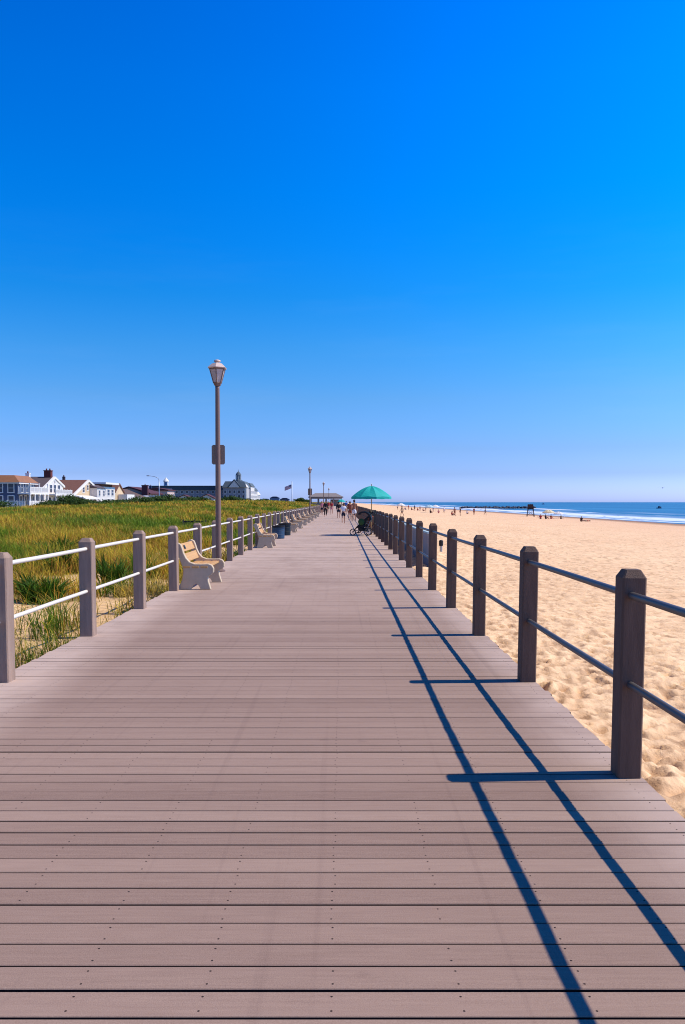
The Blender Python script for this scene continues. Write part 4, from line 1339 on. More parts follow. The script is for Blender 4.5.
# 2 -- white gable with brick chimney
h = house('beach_house', 'white house with a grey-brown gable roof and twin-potted red brick chimney', -66, 164)
hp('wall', MB().box(-74, -60, 159, 170, -.5, 4.2).prism([(159, 4.2), (170, 4.2), (170, 4.9), (165, 6.5)], 'x', -74, -60), H_['whitewall'], h)
hp('roof', MB().prism([(158.3, 3.95), (165, 6.55), (170.6, 4.75), (170.6, 5.0), (165, 6.85), (158.3, 4.25)], 'x', -74.5, -60.3), H_['greyroof'], h)
hp('bargeboard', MB().prism([(158.25, 3.8), (165, 6.45), (170.7, 4.6), (170.7, 5.02), (165, 6.88), (158.25, 4.27)], 'x', -60.28, -59.8), H_['trim'], h)
chimney(h, -61.3, 165.0, 6.2, 8.0, .70, H_['brick'], 2)
hp('balcony', MB().box(-59.98, -58, 160, 170, 2.9, 3.15), H_['trim'], h)
balus(h, (-58.05, 160), (-58.05, 170), 3.16, 4.1)
posts(h, (-58.1,), (160.2, 163.4, 166.6, 169.8), .4, 2.9)
hp('porch', MB().box(-59.98, -58, 160, 170, -.4, .4), H_['trim'], h); balus(h, (-58.05, 160), (-58.05, 170), .41, 1.2)
for y in (161.6, 165, 168.2): win(h, 'e', y, 1.55, 2.1, 1.9, -60)
for y in (162.8, 165, 167.4): win(h, 'e', y, 4.3, 1.3, 1.6, -60)
win(h, 'e', 165, 5.75, .5, .6, -60)
hp('side_wing', MB().box(-66, -60.3, 170.6, 173.6, -.5, 3.2), H_['trim'], h)
win(h, 'e', 172, 1.8, 1.2, 1.4, -60.3)
# 3 -- tan gable, dark red porch
h = house('beach_house', 'tan gabled house with a long brown roof over a dark red porch', -66, 184)
hp('wall', MB().box(-80, -60, 176.5, 195, -.5, 2.9).prism([(176.5, 2.9), (195, 2.9), (195, 4.2), (187, 6.4)], 'x', -80, -60), H_['cream'], h)
hp('roof', MB().prism([(175.6, 2.65), (187, 6.45), (196, 4.0), (196, 4.3), (187, 6.8), (175.6, 2.95)], 'x', -80.5, -60.2), H_['brownroof'], h)
hp('bargeboard', MB().prism([(175.5, 2.5), (187, 6.35), (196.1, 3.8), (196.1, 4.32), (187, 6.84), (175.5, 2.97)], 'x', -60.18, -59.75), H_['trim'], h)
hp('porch_wall', MB().box(-59.98, -59.9, 177.2, 187, .2, 2.5), H_['porchred'], h)
hp('porch_roof', MB().prism([(-59.7, 3.05), (-57.4, 2.45), (-57.4, 2.2), (-59.7, 2.8)], 'y', 176.6, 187.4), H_['trim'], h)
hp('porch', MB().box(-59.88, -57.4, 176.6, 187.4, -.4, .25), H_['trim'], h)
posts(h, (-57.55,), (176.9, 179.4, 182, 184.6, 187.1), .26, 2.2)
balus(h, (-57.5, 182), (-57.5, 187.2), .26, 1.1)
hp('bay', MB().box(-59.98, -58.2, 188, 194.6, -.5, 4.9), H_['whitewall'], h)
hp('bay_roof', MB().prism([(-60.1, 5.7), (-57.9, 4.9), (-60.1, 4.9)], 'y', 187.8, 194.8), H_['greyroof'], h)
win(h, 'e', 183.4, 4.4, 1.3, 1.2, -60); win(h, 'e', 186.4, 4.9, 1.0, 1.2, -60)
for y in (189.6, 193.0): win(h, 'e', y, 3.7, 1.2, 1.3, -58.2); win(h, 'e', y, 1.4, 1.2, 1.5, -58.2)
for x in (-64, -69): win(h, 's', x, 1.6, 1.2, 1.4, 176.5)
chimney(h, -66, 187.6, 6.3, 7.4, .3, H_['greyroof'])
# 4 -- white modern with flat roof
h = house('beach_house', 'white modern house with a flat roof slab and boxed balconies', -66, 204)
hp('wall', MB().box(-72, -60, 198, 209, -.5, 5.4), H_['whitewall'], h)
hp('roof', MB().box(-72.6, -59.0, 197.6, 209.4, 6.05, 6.5), H_['trim'], h)
hp('parapet', MB().box(-71.5, -60.6, 198.4, 208.6, 5.4, 6.05), H_['brownroof'], h)
hp('sloped_wing', MB().prism([(196, -.5), (196, 4.6), (198, 5.4), (198, -.5)], 'x', -72, -60.5), H_['greyroof'], h)
hp('side_block', MB().box(-70, -60.2, 209.4, 218, -.5, 4.0), H_['cream'], h)
hp('gable', MB().prism([(209.4, 4.0), (218, 4.0), (213.5, 6.2)], 'x', -70, -60.2), H_['cream'], h)
hp('gable_roof', MB().prism([(209.2, 4.0), (213.5, 6.25), (218.4, 3.9), (218.4, 4.2), (213.5, 6.6), (209.2, 4.4)], 'x', -70.3, -59.9), H_['brownroof'], h)
hp('balcony', MB().box(-59.97, -57.6, 212, 219.5, 2.1, 3.6).box(-59.97, -57.6, 212, 219.5, -.4, .7), H_['trim'], h)
posts(h, (-57.8,), (212.3, 215.8, 219.2), .7, 2.1, .12)
for y in (200, 203, 206.5): win(h, 'e', y, 4.0, 1.8, 1.5, -60); win(h, 'e', y, 1.5, 1.8, 1.6, -60)
for y in (214, 217): win(h, 'e', y, 1.4, 1.2, 1.1, -60.2)
win(h, 's', -62.5, 3.4, 1.4, 1.4, 196)
# 5 -- long low bungalow
h = house('beach_house', 'long low grey-blue bungalow under a brown roof', -66, 230)
hp('wall', MB().box(-72, -60, 221, 242, -.5, 2.7), H_['greyblue'], h)
hp('roof', MB().prism([(-73, 2.5), (-66, 5.2), (-59.2, 2.5), (-59.2, 2.75), (-66, 5.5), (-73, 2.75)], 'y', 220.3, 242.6), mat('shingle_grey', (.13, .085, .07), .9, var=.3, scale=1.4), h)
hp('gable', MB().prism([(-72, 2.7), (-60, 2.7), (-66, 5.15)], 'y', 221, 221.3).prism([(-72, 2.7), (-60, 2.7), (-66, 5.15)], 'y', 241.6, 242), H_['greyblue'], h)
for y in (224, 229.5, 235, 239.5): win(h, 'e', y, 1.5, 2.0, 1.3, -60)
for x in (-69, -63.5): win(h, 's', x, 1.5, 1.4, 1.3, 221)
hp('fascia', MB().box(-59.22, -59.1, 220.3, 242.6, 2.45, 2.78), H_['trim'], h)
# 6 -- red roof, white chimney
h = house('beach_house', 'pinkish-white house with a dark red roof beside a tall white and red chimney', -66, 252)
hp('wall', MB().box(-72, -60, 245, 262, -.5, 4.3), H_['pinkwall'], h)
hp('roof', MB().prism([(-73, 4.0), (-66, 6.0), (-59.2, 4.0), (-59.2, 4.35), (-66, 6.4), (-73, 4.35)], 'y', 244.4, 262.6), H_['redroof'], h)
hp('gable', MB().prism([(-72, 4.3), (-60, 4.3), (-66, 6.0)], 'y', 245, 245.3), H_['pinkwall'], h)
for y in (248, 252, 256, 260): win(h, 'e', y, 3.0, 1.6, 1.3, -60); win(h, 'e', y, .9, 1.6, 1.2, -60)
for x in (-68, -63): win(h, 's', x, 2.8, 1.4, 1.4, 245)
chimney(h, -60.6, 243.6, -.5, 6.6, .9, H_['redroof'])
hp('chimney_breast', MB().prism([(241.2, -.5), (242.85, 3.6), (242.85, -.5)], 'x', -61.2, -59.4), H_['trim'], h)
# 7 -- pink-tan block
h = house('beach_house', 'small pinkish-tan flat-topped house just past the curved road light', -66, 285)
hp('wall', MB().box(-70, -62, 281, 293, -.5, 5.6), H_['pinkwall'], h)
hp('roof', MB().prism([(-70.4, 5.6), (-61.6, 5.6), (-61.6, 5.9), (-66, 6.7), (-70.4, 5.9)], 'y', 280.5, 293.5), H_['redroof'], h)
for y in (283, 287, 291): win(h, 'e', y, 3.8, 1.6, 1.3, -62); win(h, 'e', y, 1.3, 1.6, 1.3, -62)
for x in (-68, -64): win(h, 's', x, 3.8, 1.4, 1.3, 281)
# two dark roofs a street behind
for (label, x0, x1, y0, zt, rm) in (('navy-roofed house peeping over the long bungalow', -90, -80, 300, 6.4, 'navyroof'), ('dark house with a navy ridge behind the red-roofed house', -92, -76, 345, 7.6, 'navyroof')):
    h = house('rear_house', label, (x0 + x1) / 2, y0 + 5, 'houses one street back')
    hp('wall', MB().box(x0, x1, y0, y0 + 12, -.5, zt - 1.8), H_['greyblue'], h)
    hp('roof', MB().prism([(y0 - .5, zt - 1.9), (y0 + 6, zt), (y0 + 12.5, zt - 1.9)], 'x', x0 - .5, x1 + .5), H_[rm], h)
    chimney(h, (x0 + x1) / 2 - 1, y0 + 6, zt - .6, zt + 1.1, .5, H_['navyroof'])
    for x in (x0 + 2.5, x1 - 2.5): win(h, 's', x, zt - 3, 1.3, 1.3, y0)
# long dark-roofed block
h = thing('apartment_block', 'long low block with a flat dark teal roof running behind the nearest lamp post', 'building', (-97, 505, 0))
hp('wall', MB().box(-120, -72, 500, 514, -1, 9.2), H_['hotelwall'], h)
hp('roof', MB().box(-120.6, -71.4, 499.4, 514.6, 9.2, 11.6), H_['tealroof'], h)
hp('cornice', MB().box(-120.9, -71.1, 499.1, 514.9, 11.6, 11.9), H_['navyroof'], h)
for i in range(14):
    for z in (2.2, 5.0, 7.8):
        win(h, 's', -117.6 + i * 3.3, z, 1.5, 1.5, 500, bars=False)
cp_ = hp('cupola', MB().box(-113.2, -110.8, 503, 505.4, 11.9, 14.6).lathe([(1.9, 14.6), (1.7, 15.2), (.9, 16.2), (.15, 17.2)], (-112, 504.2, 0), 8), H_['trim'], h)
hp('pane', MB().box(-112.7, -111.3, 502.93, 502.99, 12.4, 14.2), H_['haze'], cp_)
for (label, x, d, w_, zt, wm, rm) in (('low red-roofed cottage in front of the long teal-roofed block', -84, 420, 9, 5.2, 'whitewall', 'redroof'), ('low white cottage with a maroon gable beside the nearest lamp post', -73.5, 430, 8, 5.6, 'whitewall', 'redroof'),
                                      ('small grey cottage with a dark roof left of the long block', -95, 415, 9, 4.8, 'greyblue', 'navyroof')):
    h = house('cottage', label, x, d, 'cottages in front of the long block')
    hp('wall', MB().box(x - w_ / 2, x + w_ / 2, d, d + 9, -1, zt - 2), H_[wm], h)
    hp('gable', MB().prism([(x - w_ / 2, zt - 2), (x + w_ / 2, zt - 2), (x, zt - .1)], 'y', d, d + 9), H_[wm], h)
    hp('roof', MB().prism([(x - w_ / 2 - .6, zt - 2.3), (x, zt - .1), (x + w_ / 2 + .6, zt - 2.3), (x + w_ / 2 + .6, zt - 1.9), (x, zt + .3), (x - w_ / 2 - .6, zt - 1.9)], 'y', d - .5, d + 9.5), H_[rm], h)
    for xx in (x - w_ / 4, x + w_ / 4): win(h, 's', xx, 1.4, 1.3, 1.3, d)
# grand hotel with cupola
h = thing('grand_hotel', 'large old hotel with dark mansard roofs, white seaward wings and a domed cupola', 'building', (-64, 500, 0))
hp('wall', MB().box(-72, -58, 480, 500, -1, 10.4), H_['hotelwall'], h)
def mansard(x0, x1, y0, y1, z0, z1, ins):
    return MB().add([(x0, y0, z0), (x1, y0, z0), (x1, y1, z0), (x0, y1, z0), (x0 + ins, y0 + ins, z1), (x1 - ins, y0 + ins, z1), (x1 - ins, y1 - ins, z1), (x0 + ins, y1 - ins, z1)],
                    [(3, 2, 1, 0), (4, 5, 6, 7), (0, 1, 5, 4), (1, 2, 6, 5), (2, 3, 7, 6), (3, 0, 4, 7)])
GREENR = mat('grey_green_roof', (0.10, 0.13, 0.15), .8, var=.2, scale=.6)
hp('roof', mansard(-72.6, -57.4, 479.4, 500.6, 10.4, 14.2, 1.8), GREENR, h)
hp('gable', MB().prism([(-68.5, 10.42), (-61.5, 10.42), (-65, 14.6)], 'y', 478.9, 481.5), H_['whitewall'], h)
hp('gable_trim', MB().prism([(-69.0, 10.3), (-65, 14.9), (-61, 10.3), (-61, 10.9), (-65, 15.5), (-69, 10.9)], 'y', 478.6, 481.4), GREENR, h)
cu = hp('cupola', MB().lathe([(2.7, 14.2), (2.5, 15.0), (1.5, 15.4), (1.5, 18.0), (1.8, 18.2), (1.55, 18.7), (1.1, 19.6), (.4, 20.2), (.12, 20.6), (.08, 21.6)], (-63.4, 487, 0), 12), GREENR, h)
fr = MB()
for k in range(8):
    a = 2 * math.pi * k / 8
    fr.box(-63.4 + 1.6 * math.cos(a) - .14, -63.4 + 1.6 * math.cos(a) + .14, 487 + 1.6 * math.sin(a) - .14, 487 + 1.6 * math.sin(a) + .14, 15.4, 18.1)
hp('column', fr, H_['trim'], cu)
for i, x in enumerate((-70.6, -67.8, -65, -62.2, -59.5)):
    for z in (2, 4.9, 7.8): win(h, 's', x, z, 1.3, 1.7, 480, bars=False)
for (nm, y0, y1, x1, zt) in (('seaward_wing', 500.7, 522, -57.4, 11.5), ('seaward_wing', 522.3, 545, -57.8, 9.2), ('seaward_wing', 545.3, 566, -58.2, 6.6)):
    wg = hp(nm, MB().box(-70, x1, y0, y1, -1, zt), H_['whitewall'], h)
    hp('wing_roof', mansard(-70.5, x1 + .5, y0 - .1, y1 + .1, zt, zt + 2.2, 1.5), H_['whitewall'] if zt < 7 else GREENR, wg)
    for y in np.arange(y0 + 2.2, y1 - 1, 3.6):
        for z in np.arange(2.0, zt - 1, 2.9): win(h, 'e', float(y), float(z), 1.4, 1.7, x1, bars=False)
hp('turret', MB().lathe([(1.6, -1), (1.6, 10.2), (1.9, 10.4), (1.0, 11.6), (.1, 12.6)], (-58.2, 481.5, 0), 10), H_['whitewall'], h)
# far bluish buildings
for i, (label, p0, p1, zt) in enumerate((('hazy blue building farthest left beyond the grand hotel', 262, 268, 5.0), ('tallest hazy blue building between grand hotel and flagpole', 270, 279, 7.6), ('low hazy blue building just left of the flagpole', 280, 289, 6.0))):
    d = 900 + 20 * i
    x0, x1 = px_x(p0, d), px_x(p1, d)
    h = thing('distant_building', label, 'building', ((x0 + x1) / 2, d, 0), 0, 'hazy buildings on the skyline')
    hp('wall', MB().box(x0, x1, d, d + 14, -1, zt - 1.4), H_['haze'], h)
    hp('roof', MB().prism([(x0 - .5, zt - 1.4), (x1 + .5, zt - 1.4), ((x0 + x1) / 2 + 2, zt + .4), ((x0 + x1) / 2 - 2, zt + .4)], 'y', d - .5, d + 14.5), H_['navyroof'], h)
    for x in np.linspace(x0 + 2, x1 - 2, 3): win(h, 's', float(x), 3.0, 1.6, 1.6, d, fm=H_['haze'], bars=False)

# ---------------------------------------------------------------- pavilion, flagpole, road light
pv = thing('pavilion', 'open pavilion with grey hipped roof on columns at the far end of the boardwalk', 'pavilion', (-6, 306, 0))
TAUPE = mat('taupe_roof', (0.24, 0.20, 0.18), .85, var=.15, scale=1)
TAUPW = mat('taupe_wall', (0.30, 0.26, 0.25), .85, var=.1, scale=1)
x0, x1, y0, y1 = -12.6, 0.9, 300, 312
hp('roof', MB().add([(x0, y0, 3.25), (x1, y0, 3.25), (x1, y1, 3.25), (x0, y1, 3.25), (x0, y0, 3.55), (x1, y0, 3.55), (x1, y1, 3.55), (x0, y1, 3.55), (x0 + 2.6, y0 + 6, 5.0), (x1 - 2.8, y0 + 6, 5.0)],
   [(3, 2, 1, 0), (0, 1, 5, 4), (1, 2, 6, 5), (2, 3, 7, 6), (3, 0, 4, 7), (4, 5, 9, 8), (6, 7, 8, 9), (5, 6, 9), (7, 4, 8)]), TAUPE, pv)
hp('beam', MB().box(x0 + .5, x1 - .5, y0 + .5, y0 + .8, 2.8, 3.24).box(x0 + .5, x1 - .5, y1 - .8, y1 - .5, 2.8, 3.24), TAUPW, pv)
for x in (-11.8, -8.8, -5.8, -2.9, .1):
    for y in (y0 + .65, y1 - .65):
        hp('column', MB().box(x - .2, x + .2, y - .2, y + .2, -.5, 2.8), TAUPW, pv)
hp('rear_wall', MB().box(-4.2, -.6, y1 - .6, y1 - .45, 0, 2.6), TAUPW, pv)
hp('low_wall', MB().box(-12.0, -3.05, y0 + .55, y0 + .75, -.5, 1.05), TAUPW, pv)
hp('floor', MB().box(x0 + .3, -2.99, y0 + .2, y1 - .2, -.6, -.02), TAUPW, pv)
fx_, fy_ = px_x(292, 300), 300
gz = float(dune_z(np.array(fx_), np.array(300.0)))
fp = thing('flagpole', 'tall white flagpole on the dune left of the pavilion', 'flagpole', (fx_, fy_, gz))
part('pole', MB().lathe([(.17, -.3), (.16, 2), (.11, 9.2 - gz)], n=10), M['white'], fp, smooth=True)
part('ball', MB().ball((0, 0, 9.28 - gz), .16, 8, 6), M['white'], fp)
m, nt, b = base_mat('flag_cloth')
uv = node(nt, 'ShaderNodeAttribute', attribute_name='Col')
spf = node(nt, 'ShaderNodeSeparateColor'); nt.links.new(uv.outputs['Color'], spf.inputs[0])
stp = math_node(nt, 'GREATER_THAN', math_node(nt, 'FRACT', math_node(nt, 'MULTIPLY', spf.outputs[1], 6.5)), 0.5)
fm = node(nt, 'ShaderNodeMix', data_type='RGBA'); fm.inputs[6].default_value = (.55, .02, .03, 1); fm.inputs[7].default_value = (.8, .8, .8, 1)
nt.links.new(stp, fm.inputs[0])
can = math_node(nt, 'MULTIPLY', math_node(nt, 'LESS_THAN', spf.outputs[0], 0.42), math_node(nt, 'GREATER_THAN', spf.outputs[1], 0.46))
vor = node(nt, 'ShaderNodeVectorMath', operation='FRACTION')
vsc = node(nt, 'ShaderNodeVectorMath', operation='MULTIPLY'); vsc.inputs[1].default_value = (14, 9, 0)
nt.links.new(uv.outputs['Color'], vsc.inputs[0]); nt.links.new(vsc.outputs[0], vor.inputs[0])
vd = node(nt, 'ShaderNodeVectorMath', operation='DISTANCE'); vd.inputs[1].default_value = (.5, .5, 0)
nt.links.new(vor.outputs[0], vd.inputs[0])
starm = node(nt, 'ShaderNodeMix', data_type='RGBA'); starm.inputs[6].default_value = (.015, .03, .16, 1); starm.inputs[7].default_value = (.8, .8, .8, 1)
nt.links.new(math_node(nt, 'LESS_THAN', vd.outputs['Value'], .25), starm.inputs[0])
fm2 = node(nt, 'ShaderNodeMix', data_type='RGBA')
nt.links.new(can, fm2.inputs[0]); nt.links.new(fm.outputs[2], fm2.inputs[6]); nt.links.new(starm.outputs[2], fm2.inputs[7])
nt.links.new(fm2.outputs[2], b.inputs['Base Color'])
U, W_ = np.meshgrid(np.linspace(0, 1, 25), np.linspace(0, 1, 14))
fxx = -.18 - 2.6 * U
fyy = .22 * np.sin(U * 7 + W_ * 1.5) * U
fzz = (8.2 - gz) - 1.5 * (1 - W_) - 1.0 * U ** 1.3 + .06 * np.sin(U * 9)
me = np_mesh('flag', np.stack([fxx, fyy, fzz], -1).reshape(-1, 3), grid_faces(14, 25), smooth=True, col=np.stack([U, W_, U * 0], -1).reshape(-1, 3))
me.materials.append(m)
fo = bpy.data.objects.new('flag', me); C.objects.link(fo)
fo.location = fp.location
tag(fo, 'striped red and white flag with a blue starred corner, flying from the white flagpole', 'flag')

rl = thing('road_light', 'tall grey road light with a long curved arm above the red-roofed house', 'street light', (-54.3, 235, 0))
gz = 0.0
part('pole', MB().lathe([(.16, -.4), (.13, 3), (.09, 8.3)], n=10), M['grey_metal'], rl, smooth=True)
part('arm', MB().tube([(0, 0, 8.2), (-.4, 0, 8.75), (-1.4, 0, 9.15), (-2.8, 0, 9.35)], [.08, .07, .06, .05], 8), M['grey_metal'], rl, smooth=True)
part('lamp_head', MB().ball((-3.2, 0, 9.36), .5, 12, 8, (1.2, .45, .28)), M['grey_metal'], rl, smooth=True)

# ---------------------------------------------------------------- shrubs and small trees between dune and houses
M['leaf'] = leaf_mat('leaf', tr_=0.25)
def shrub(name, label, cat, x, y, z, w_, h, n, group, dark=(0.03, 0.06, 0.012), lite=(0.075, 0.12, 0.02), leaf=None):
    t = thing(name, label, cat, (x, y, z), 0, group)
    leaf = leaf or max(.09, 0.9 * y / FPX)
    nl = 7
    cs = rng.uniform(-1, 1, (nl, 3)) * np.array([w_ * .32, w_ * .32, h * .22]) + np.array([0, 0, h * .52])
    rs = rng.uniform(.24, .42, nl)
    k = rng.integers(0, nl, n)
    u = rng.normal(size=(n, 3)); u /= np.linalg.norm(u, axis=1)[:, None]
    q = rng.random(n) ** .45
    P = cs[k] + u * (q * rs[k])[:, None] * np.array([w_, w_, h])
    P[:, 2] = np.clip(P[:, 2], 0.02, None)
    a1 = rng.normal(size=(n, 3)); a1 /= np.linalg.norm(a1, axis=1)[:, None]
    a2 = np.cross(a1, u) + 1e-3; a2 /= np.linalg.norm(a2, axis=1)[:, None]
    s = leaf * rng.uniform(.6, 1.4, n)[:, None]
    V = np.stack([P - a1 * s, P - a2 * s * .55, P + a1 * s, P + a2 * s * .55], 1)
    tone = np.clip(rng.random(n) * .6 + .4 * (P[:, 2] / h) - .25 * (1 - q), 0, 1)[:, None]
    c = np.array(dark) * (1 - tone) + np.array(lite) * tone
    i = np.arange(n) * 4
    me = np_mesh('foliage', V.reshape(-1, 3), np.stack([i, i + 1, i + 2, i + 3], 1), None, np.repeat(c, 4, 0))
    me.materials.append(M['leaf'])
    o = bpy.data.objects.new('foliage', me); C.objects.link(o); o.parent = t
    mb = MB()
    for j in range(4):
        e = cs[j]
        mb.tube([(rng.uniform(-.1, .1), rng.uniform(-.1, .1), -.3), (e[0] * .4, e[1] * .4, h * .3), (float(e[0]), float(e[1]), float(e[2]))], [.09, .06, .03], 5)
    part('stem', mb, M['post_wood'], t)
    return t
SG = 'shrubs between the dunes and the houses'
SH = [(-3, 128, 5, 1.9, 'dark shrub at the left edge in front of the blue house'), (46, 126, 3.5, 1.2, 'low dark shrub under the white porch of the blue house'), (56, 128, 4, 1.5, 'rounded shrub before the brick-chimneyed house'),
      (66, 130, 4, 2.6, 'tallest dark rounded shrub, between the brick-chimneyed and tan gabled houses'), (73, 134, 4, 2.1, 'shrub right of the tallest one, before the dark red porch'), (84, 150, 6, 1.5, 'low green shrub below the tan gabled house'),
      (95, 155, 6, 1.4, 'low green shrub below the white bay of the tan gabled house'), (106, 160, 6.5, 1.5, 'bright green shrub below the white modern house'), (117, 165, 6, 1.3, 'low shrub below the boxed balconies'),
      (128, 178, 7, 1.7, 'shrub in front of the long bungalow'), (139, 185, 6, 2.2, 'dark shrub at the right end of the long bungalow'), (154, 200, 8, 2.4, 'green shrub below the curved road light'),
      (163, 212, 6, 2.6, 'green shrub before the pinkish-tan house'), (178, 240, 8, 2.7, 'broad shrub in front of the long teal-roofed block'), (196, 260, 9, 2.6, 'shrub left of the nearest lamp post on the dune crest'),
      (228, 300, 9, 2.4, 'dark shrub below the grand hotel'), (240, 320, 9, 2.5, 'rounded shrub below the hotel cupola')]
for (px, d, w_, h, lb) in SH:
    x = px_x(px, d)
    z = float(dune_z(np.array(x), np.array(float(d))))
    shrub('shrub', lb, 'shrub', x, d, z - .1, w_, h, 1500, SG)
for (px, d, w_, h, lb) in ((300.5, 560, 8, 4.6, 'small dark tree beside the pavilion roof'), (260, 520, 7, 3.6, 'small tree at the seaward end of the grand hotel'), (266, 600, 8, 3.6, 'small tree before the hazy buildings'),
                           (305, 600, 9, 3.4, 'low tree just left of the second lamp post on the skyline')):
    shrub('tree', lb, 'tree', px_x(px, d), d, 0, w_, h, 900, 'trees on the skyline')
# dark weathered timber on the dune
tx_, ty_ = -9.4, 50.5
tz_ = float(dune_z(np.array(tx_), np.array(ty_)))
tb = thing('fallen_fence', 'dark weathered length of fallen dune fence lying in the grass behind the benches', 'fence', (tx_, ty_, tz_ + .18))
for k in range(3):
    part('rail', MB().box(-.75, .75, -.04 + k * .002, .04 + k * .002, k * .16, k * .16 + .11), M['black'], tb)
for x in (-.72, 0, .72):
    part('stake', MB().box(x - .04, x + .04, -.1, -.045, -.5, .52), M['post_wood'], tb)

# ---------------------------------------------------------------- things beyond the beach railing
rw = thing('ramp_wall', 'low grey boarded ramp wall with a pale teal cap rail beyond the beach railing', 'wall', (2.62, 31, -.4))
GREYB = mat('grey_boards', (0.50, 0.40, 0.34), .85, var=.2, scale=3, stretch=(1, 6, 1))
mb = MB()
yy = 23.0
while yy < 40:
    mb.box(2.58 + rr.uniform(-.004, .004), 2.66, yy + .006, yy + .194, -.55, .62)
    yy += .2
part('board_panel', mb, GREYB, rw, world=True)
part('cap_rail', MB().box(2.53, 2.71, 22.95, 40.05, .622, .672), mat('teal_white_paint', (0.45, 0.60, 0.58), .6), rw, world=True)
for y in (23.2, 27.4, 31.6, 35.8, 39.8):
    part('stud', MB().box(2.662, 2.74, y - .05, y + .05, -.6, .60), M['post_wood'], rw, world=True)
bx_, by_ = 3.95, 31.0
mk = thing('marker_post', 'short grey marker post with a black head standing in the sand past the railing', 'bollard', (bx_, by_, float(beach_z(np.array(bx_)))))
part('post', MB().lathe([(.055, -.2), (.055, .26)], n=12), M['grey_metal'], mk)
part('head', MB().lathe([(.05, .262), (.085, .275), (.085, .46), (.06, .49), (.02, .50)], n=12), M['black'], mk)

# ---------------------------------------------------------------- beach goers
BGp = 'people on the beach'
def sand_loc(px, py):
    x, d, z = beach_at(px, py)
    return (x, float(d), z - .01)
person('person in a teal top standing alone on the sand, nearest the boardwalk umbrella', sand_loc(402, 516.5), 1.2, 'walk', 1.7, 'skin_tan', 'hair_dark', top=KHAKI, sleeve=.4, bottom=DARKC, legs=.5, group=BGp)
BP = [
 (414.5, 510.8, 'stand', 'skin_tan', DARKC, NAVY, 'dark-clothed person at the left of the crowded far cluster'),
 (417.5, 510.6, 'sit', 'skin', REDC, DARKC, 'person in red sitting in the crowded far cluster'),
 (420.0, 511.0, 'stand', 'skin_tan', None, BLUEC, 'bare-chested person in blue trunks in the crowded far cluster'),
 (423.0, 511.2, 'sit', 'skin', PINK, DARKC, 'person in pink sitting at the right of the crowded far cluster'),
 (430.5, 513.2, 'sit', 'skin_tan', DARKC, DARKC, 'dark-clothed person sitting under the pale blue umbrella'),
 (438.5, 513.2, 'sit', 'skin', PINK, REDC, 'person in pink and red sitting right of the pale blue umbrella'),
 (452.0, 515.6, 'sit', 'skin_tan', REDC, DARKC, 'person in red sitting left of a standing companion by the water'),
 (454.6, 516.3, 'stand', 'skin_tan', None, RUST, 'bare-chested person in rust trunks standing beside the sitter in red'),
 (460.2, 515.8, 'stand', 'skin_tan', DARKC, NAVY, 'person in black standing alone before the white surf'),
 (474.0, 515.2, 'walk', 'skin_tan', RUST, RUST, 'person in rust-brown walking along the water, left of the dark jetty'),
 (485.2, 515.2, 'walk', 'skin_tan', NAVY, DARKC, 'person in navy walking along the water in front of the dark jetty'),
 (540.6, 519.0, 'sit', 'skin', REDC, NAVY, 'person in red sitting left of the cream umbrella'),
 (545.6, 519.2, 'sit', 'skin_tan', DARKC, DARKC, 'person in black sitting under the cream umbrella'),
 (551.0, 519.0, 'sit', 'skin', RUST, REDC, 'person in rust-red sitting right of the cream umbrella pole'),
 (561.0, 519.0, 'sit', 'skin_tan', KHAKI, DARKC, 'person in khaki sitting by the white umbrella'),
 (397.5, 509.6, 'stand', 'skin_tan', WHITE_C, NAVY, 'person in white and navy left of the white far umbrella'),
 (405.0, 509.8, 'sit', 'skin_tan', BLUEC, NAVY, 'person in blue sitting just right of the white far umbrella'),
 (408.5, 510.0, 'stand', 'skin', REDC, KHAKI, 'person in red and khaki standing between the white far umbrella and the crowded cluster'),
 (411.5, 510.2, 'sit', 'skin_tan', DARKC, REDC, 'person in black and red trunks sitting before the crowded cluster'),
 (425.8, 511.6, 'stand', 'skin_tan', None, NAVY, 'bare-chested person in navy trunks just left of the pale blue umbrella'),
 (433.2, 512.0, 'stand', 'skin', BLUEC, WHITE_C, 'person in a blue top and white shorts by the small white umbrella'),
 (444.0, 513.2, 'walk', 'skin', WHITE_C, BLUEC, 'person in white and blue walking along the surf line'),
 (467.0, 514.0, 'sit', 'skin', WHITE_C, DARKC, 'person in white sitting before the surf between two standing bathers'),
 (581.5, 521.6, 'sit', 'skin_tan', DARKC, DARKC, 'dark-clothed person sitting on the sand apart from the umbrellas'),
]
for i, (px, py, ps, sk, tp, bt, lb) in enumerate(BP):
    person(lb, sand_loc(px, py), (i * 1.7) % 6.28 if ps != 'sit' else -1.2 + .5 * (i % 3), ps, 1.7 * (1.08 if ps == 'sit' else 1), sk, ('hair_dark', 'hair_brown', 'hair_fair')[i % 3], top=tp, sleeve=.4, bottom=bt, legs=.5, group=BGp)
person('person in dark red lying on the sand beside the sitter apart from the umbrellas', sand_loc(586, 521.4), 1.4, 'lie', 1.8, 'skin_tan', 'hair_dark', top=REDC, sleeve=.3, bottom=DARKC, legs=.4, group=BGp)
UG = 'umbrellas on the beach'
parasol('cream and yellow beach umbrella over the group beside the lifeguard stand', sand_loc(548.6, 519.0), 1.35, 1.35, 1.95, CREAM, group=UG)
parasol('low white beach umbrella to the right of the cream one', sand_loc(558.5, 518.6), 1.2, 1.1, 1.6, WHITEF, group=UG)
parasol('pale blue beach umbrella in the middle of the far beach', sand_loc(429.3, 512.8), 1.3, 1.4, 2.0, PALEB, group=UG)
parasol('white far beach umbrella nearest the boardwalk railing', sand_loc(401, 510.2), 1.4, 1.5, 2.2, WHITEF, group=UG)
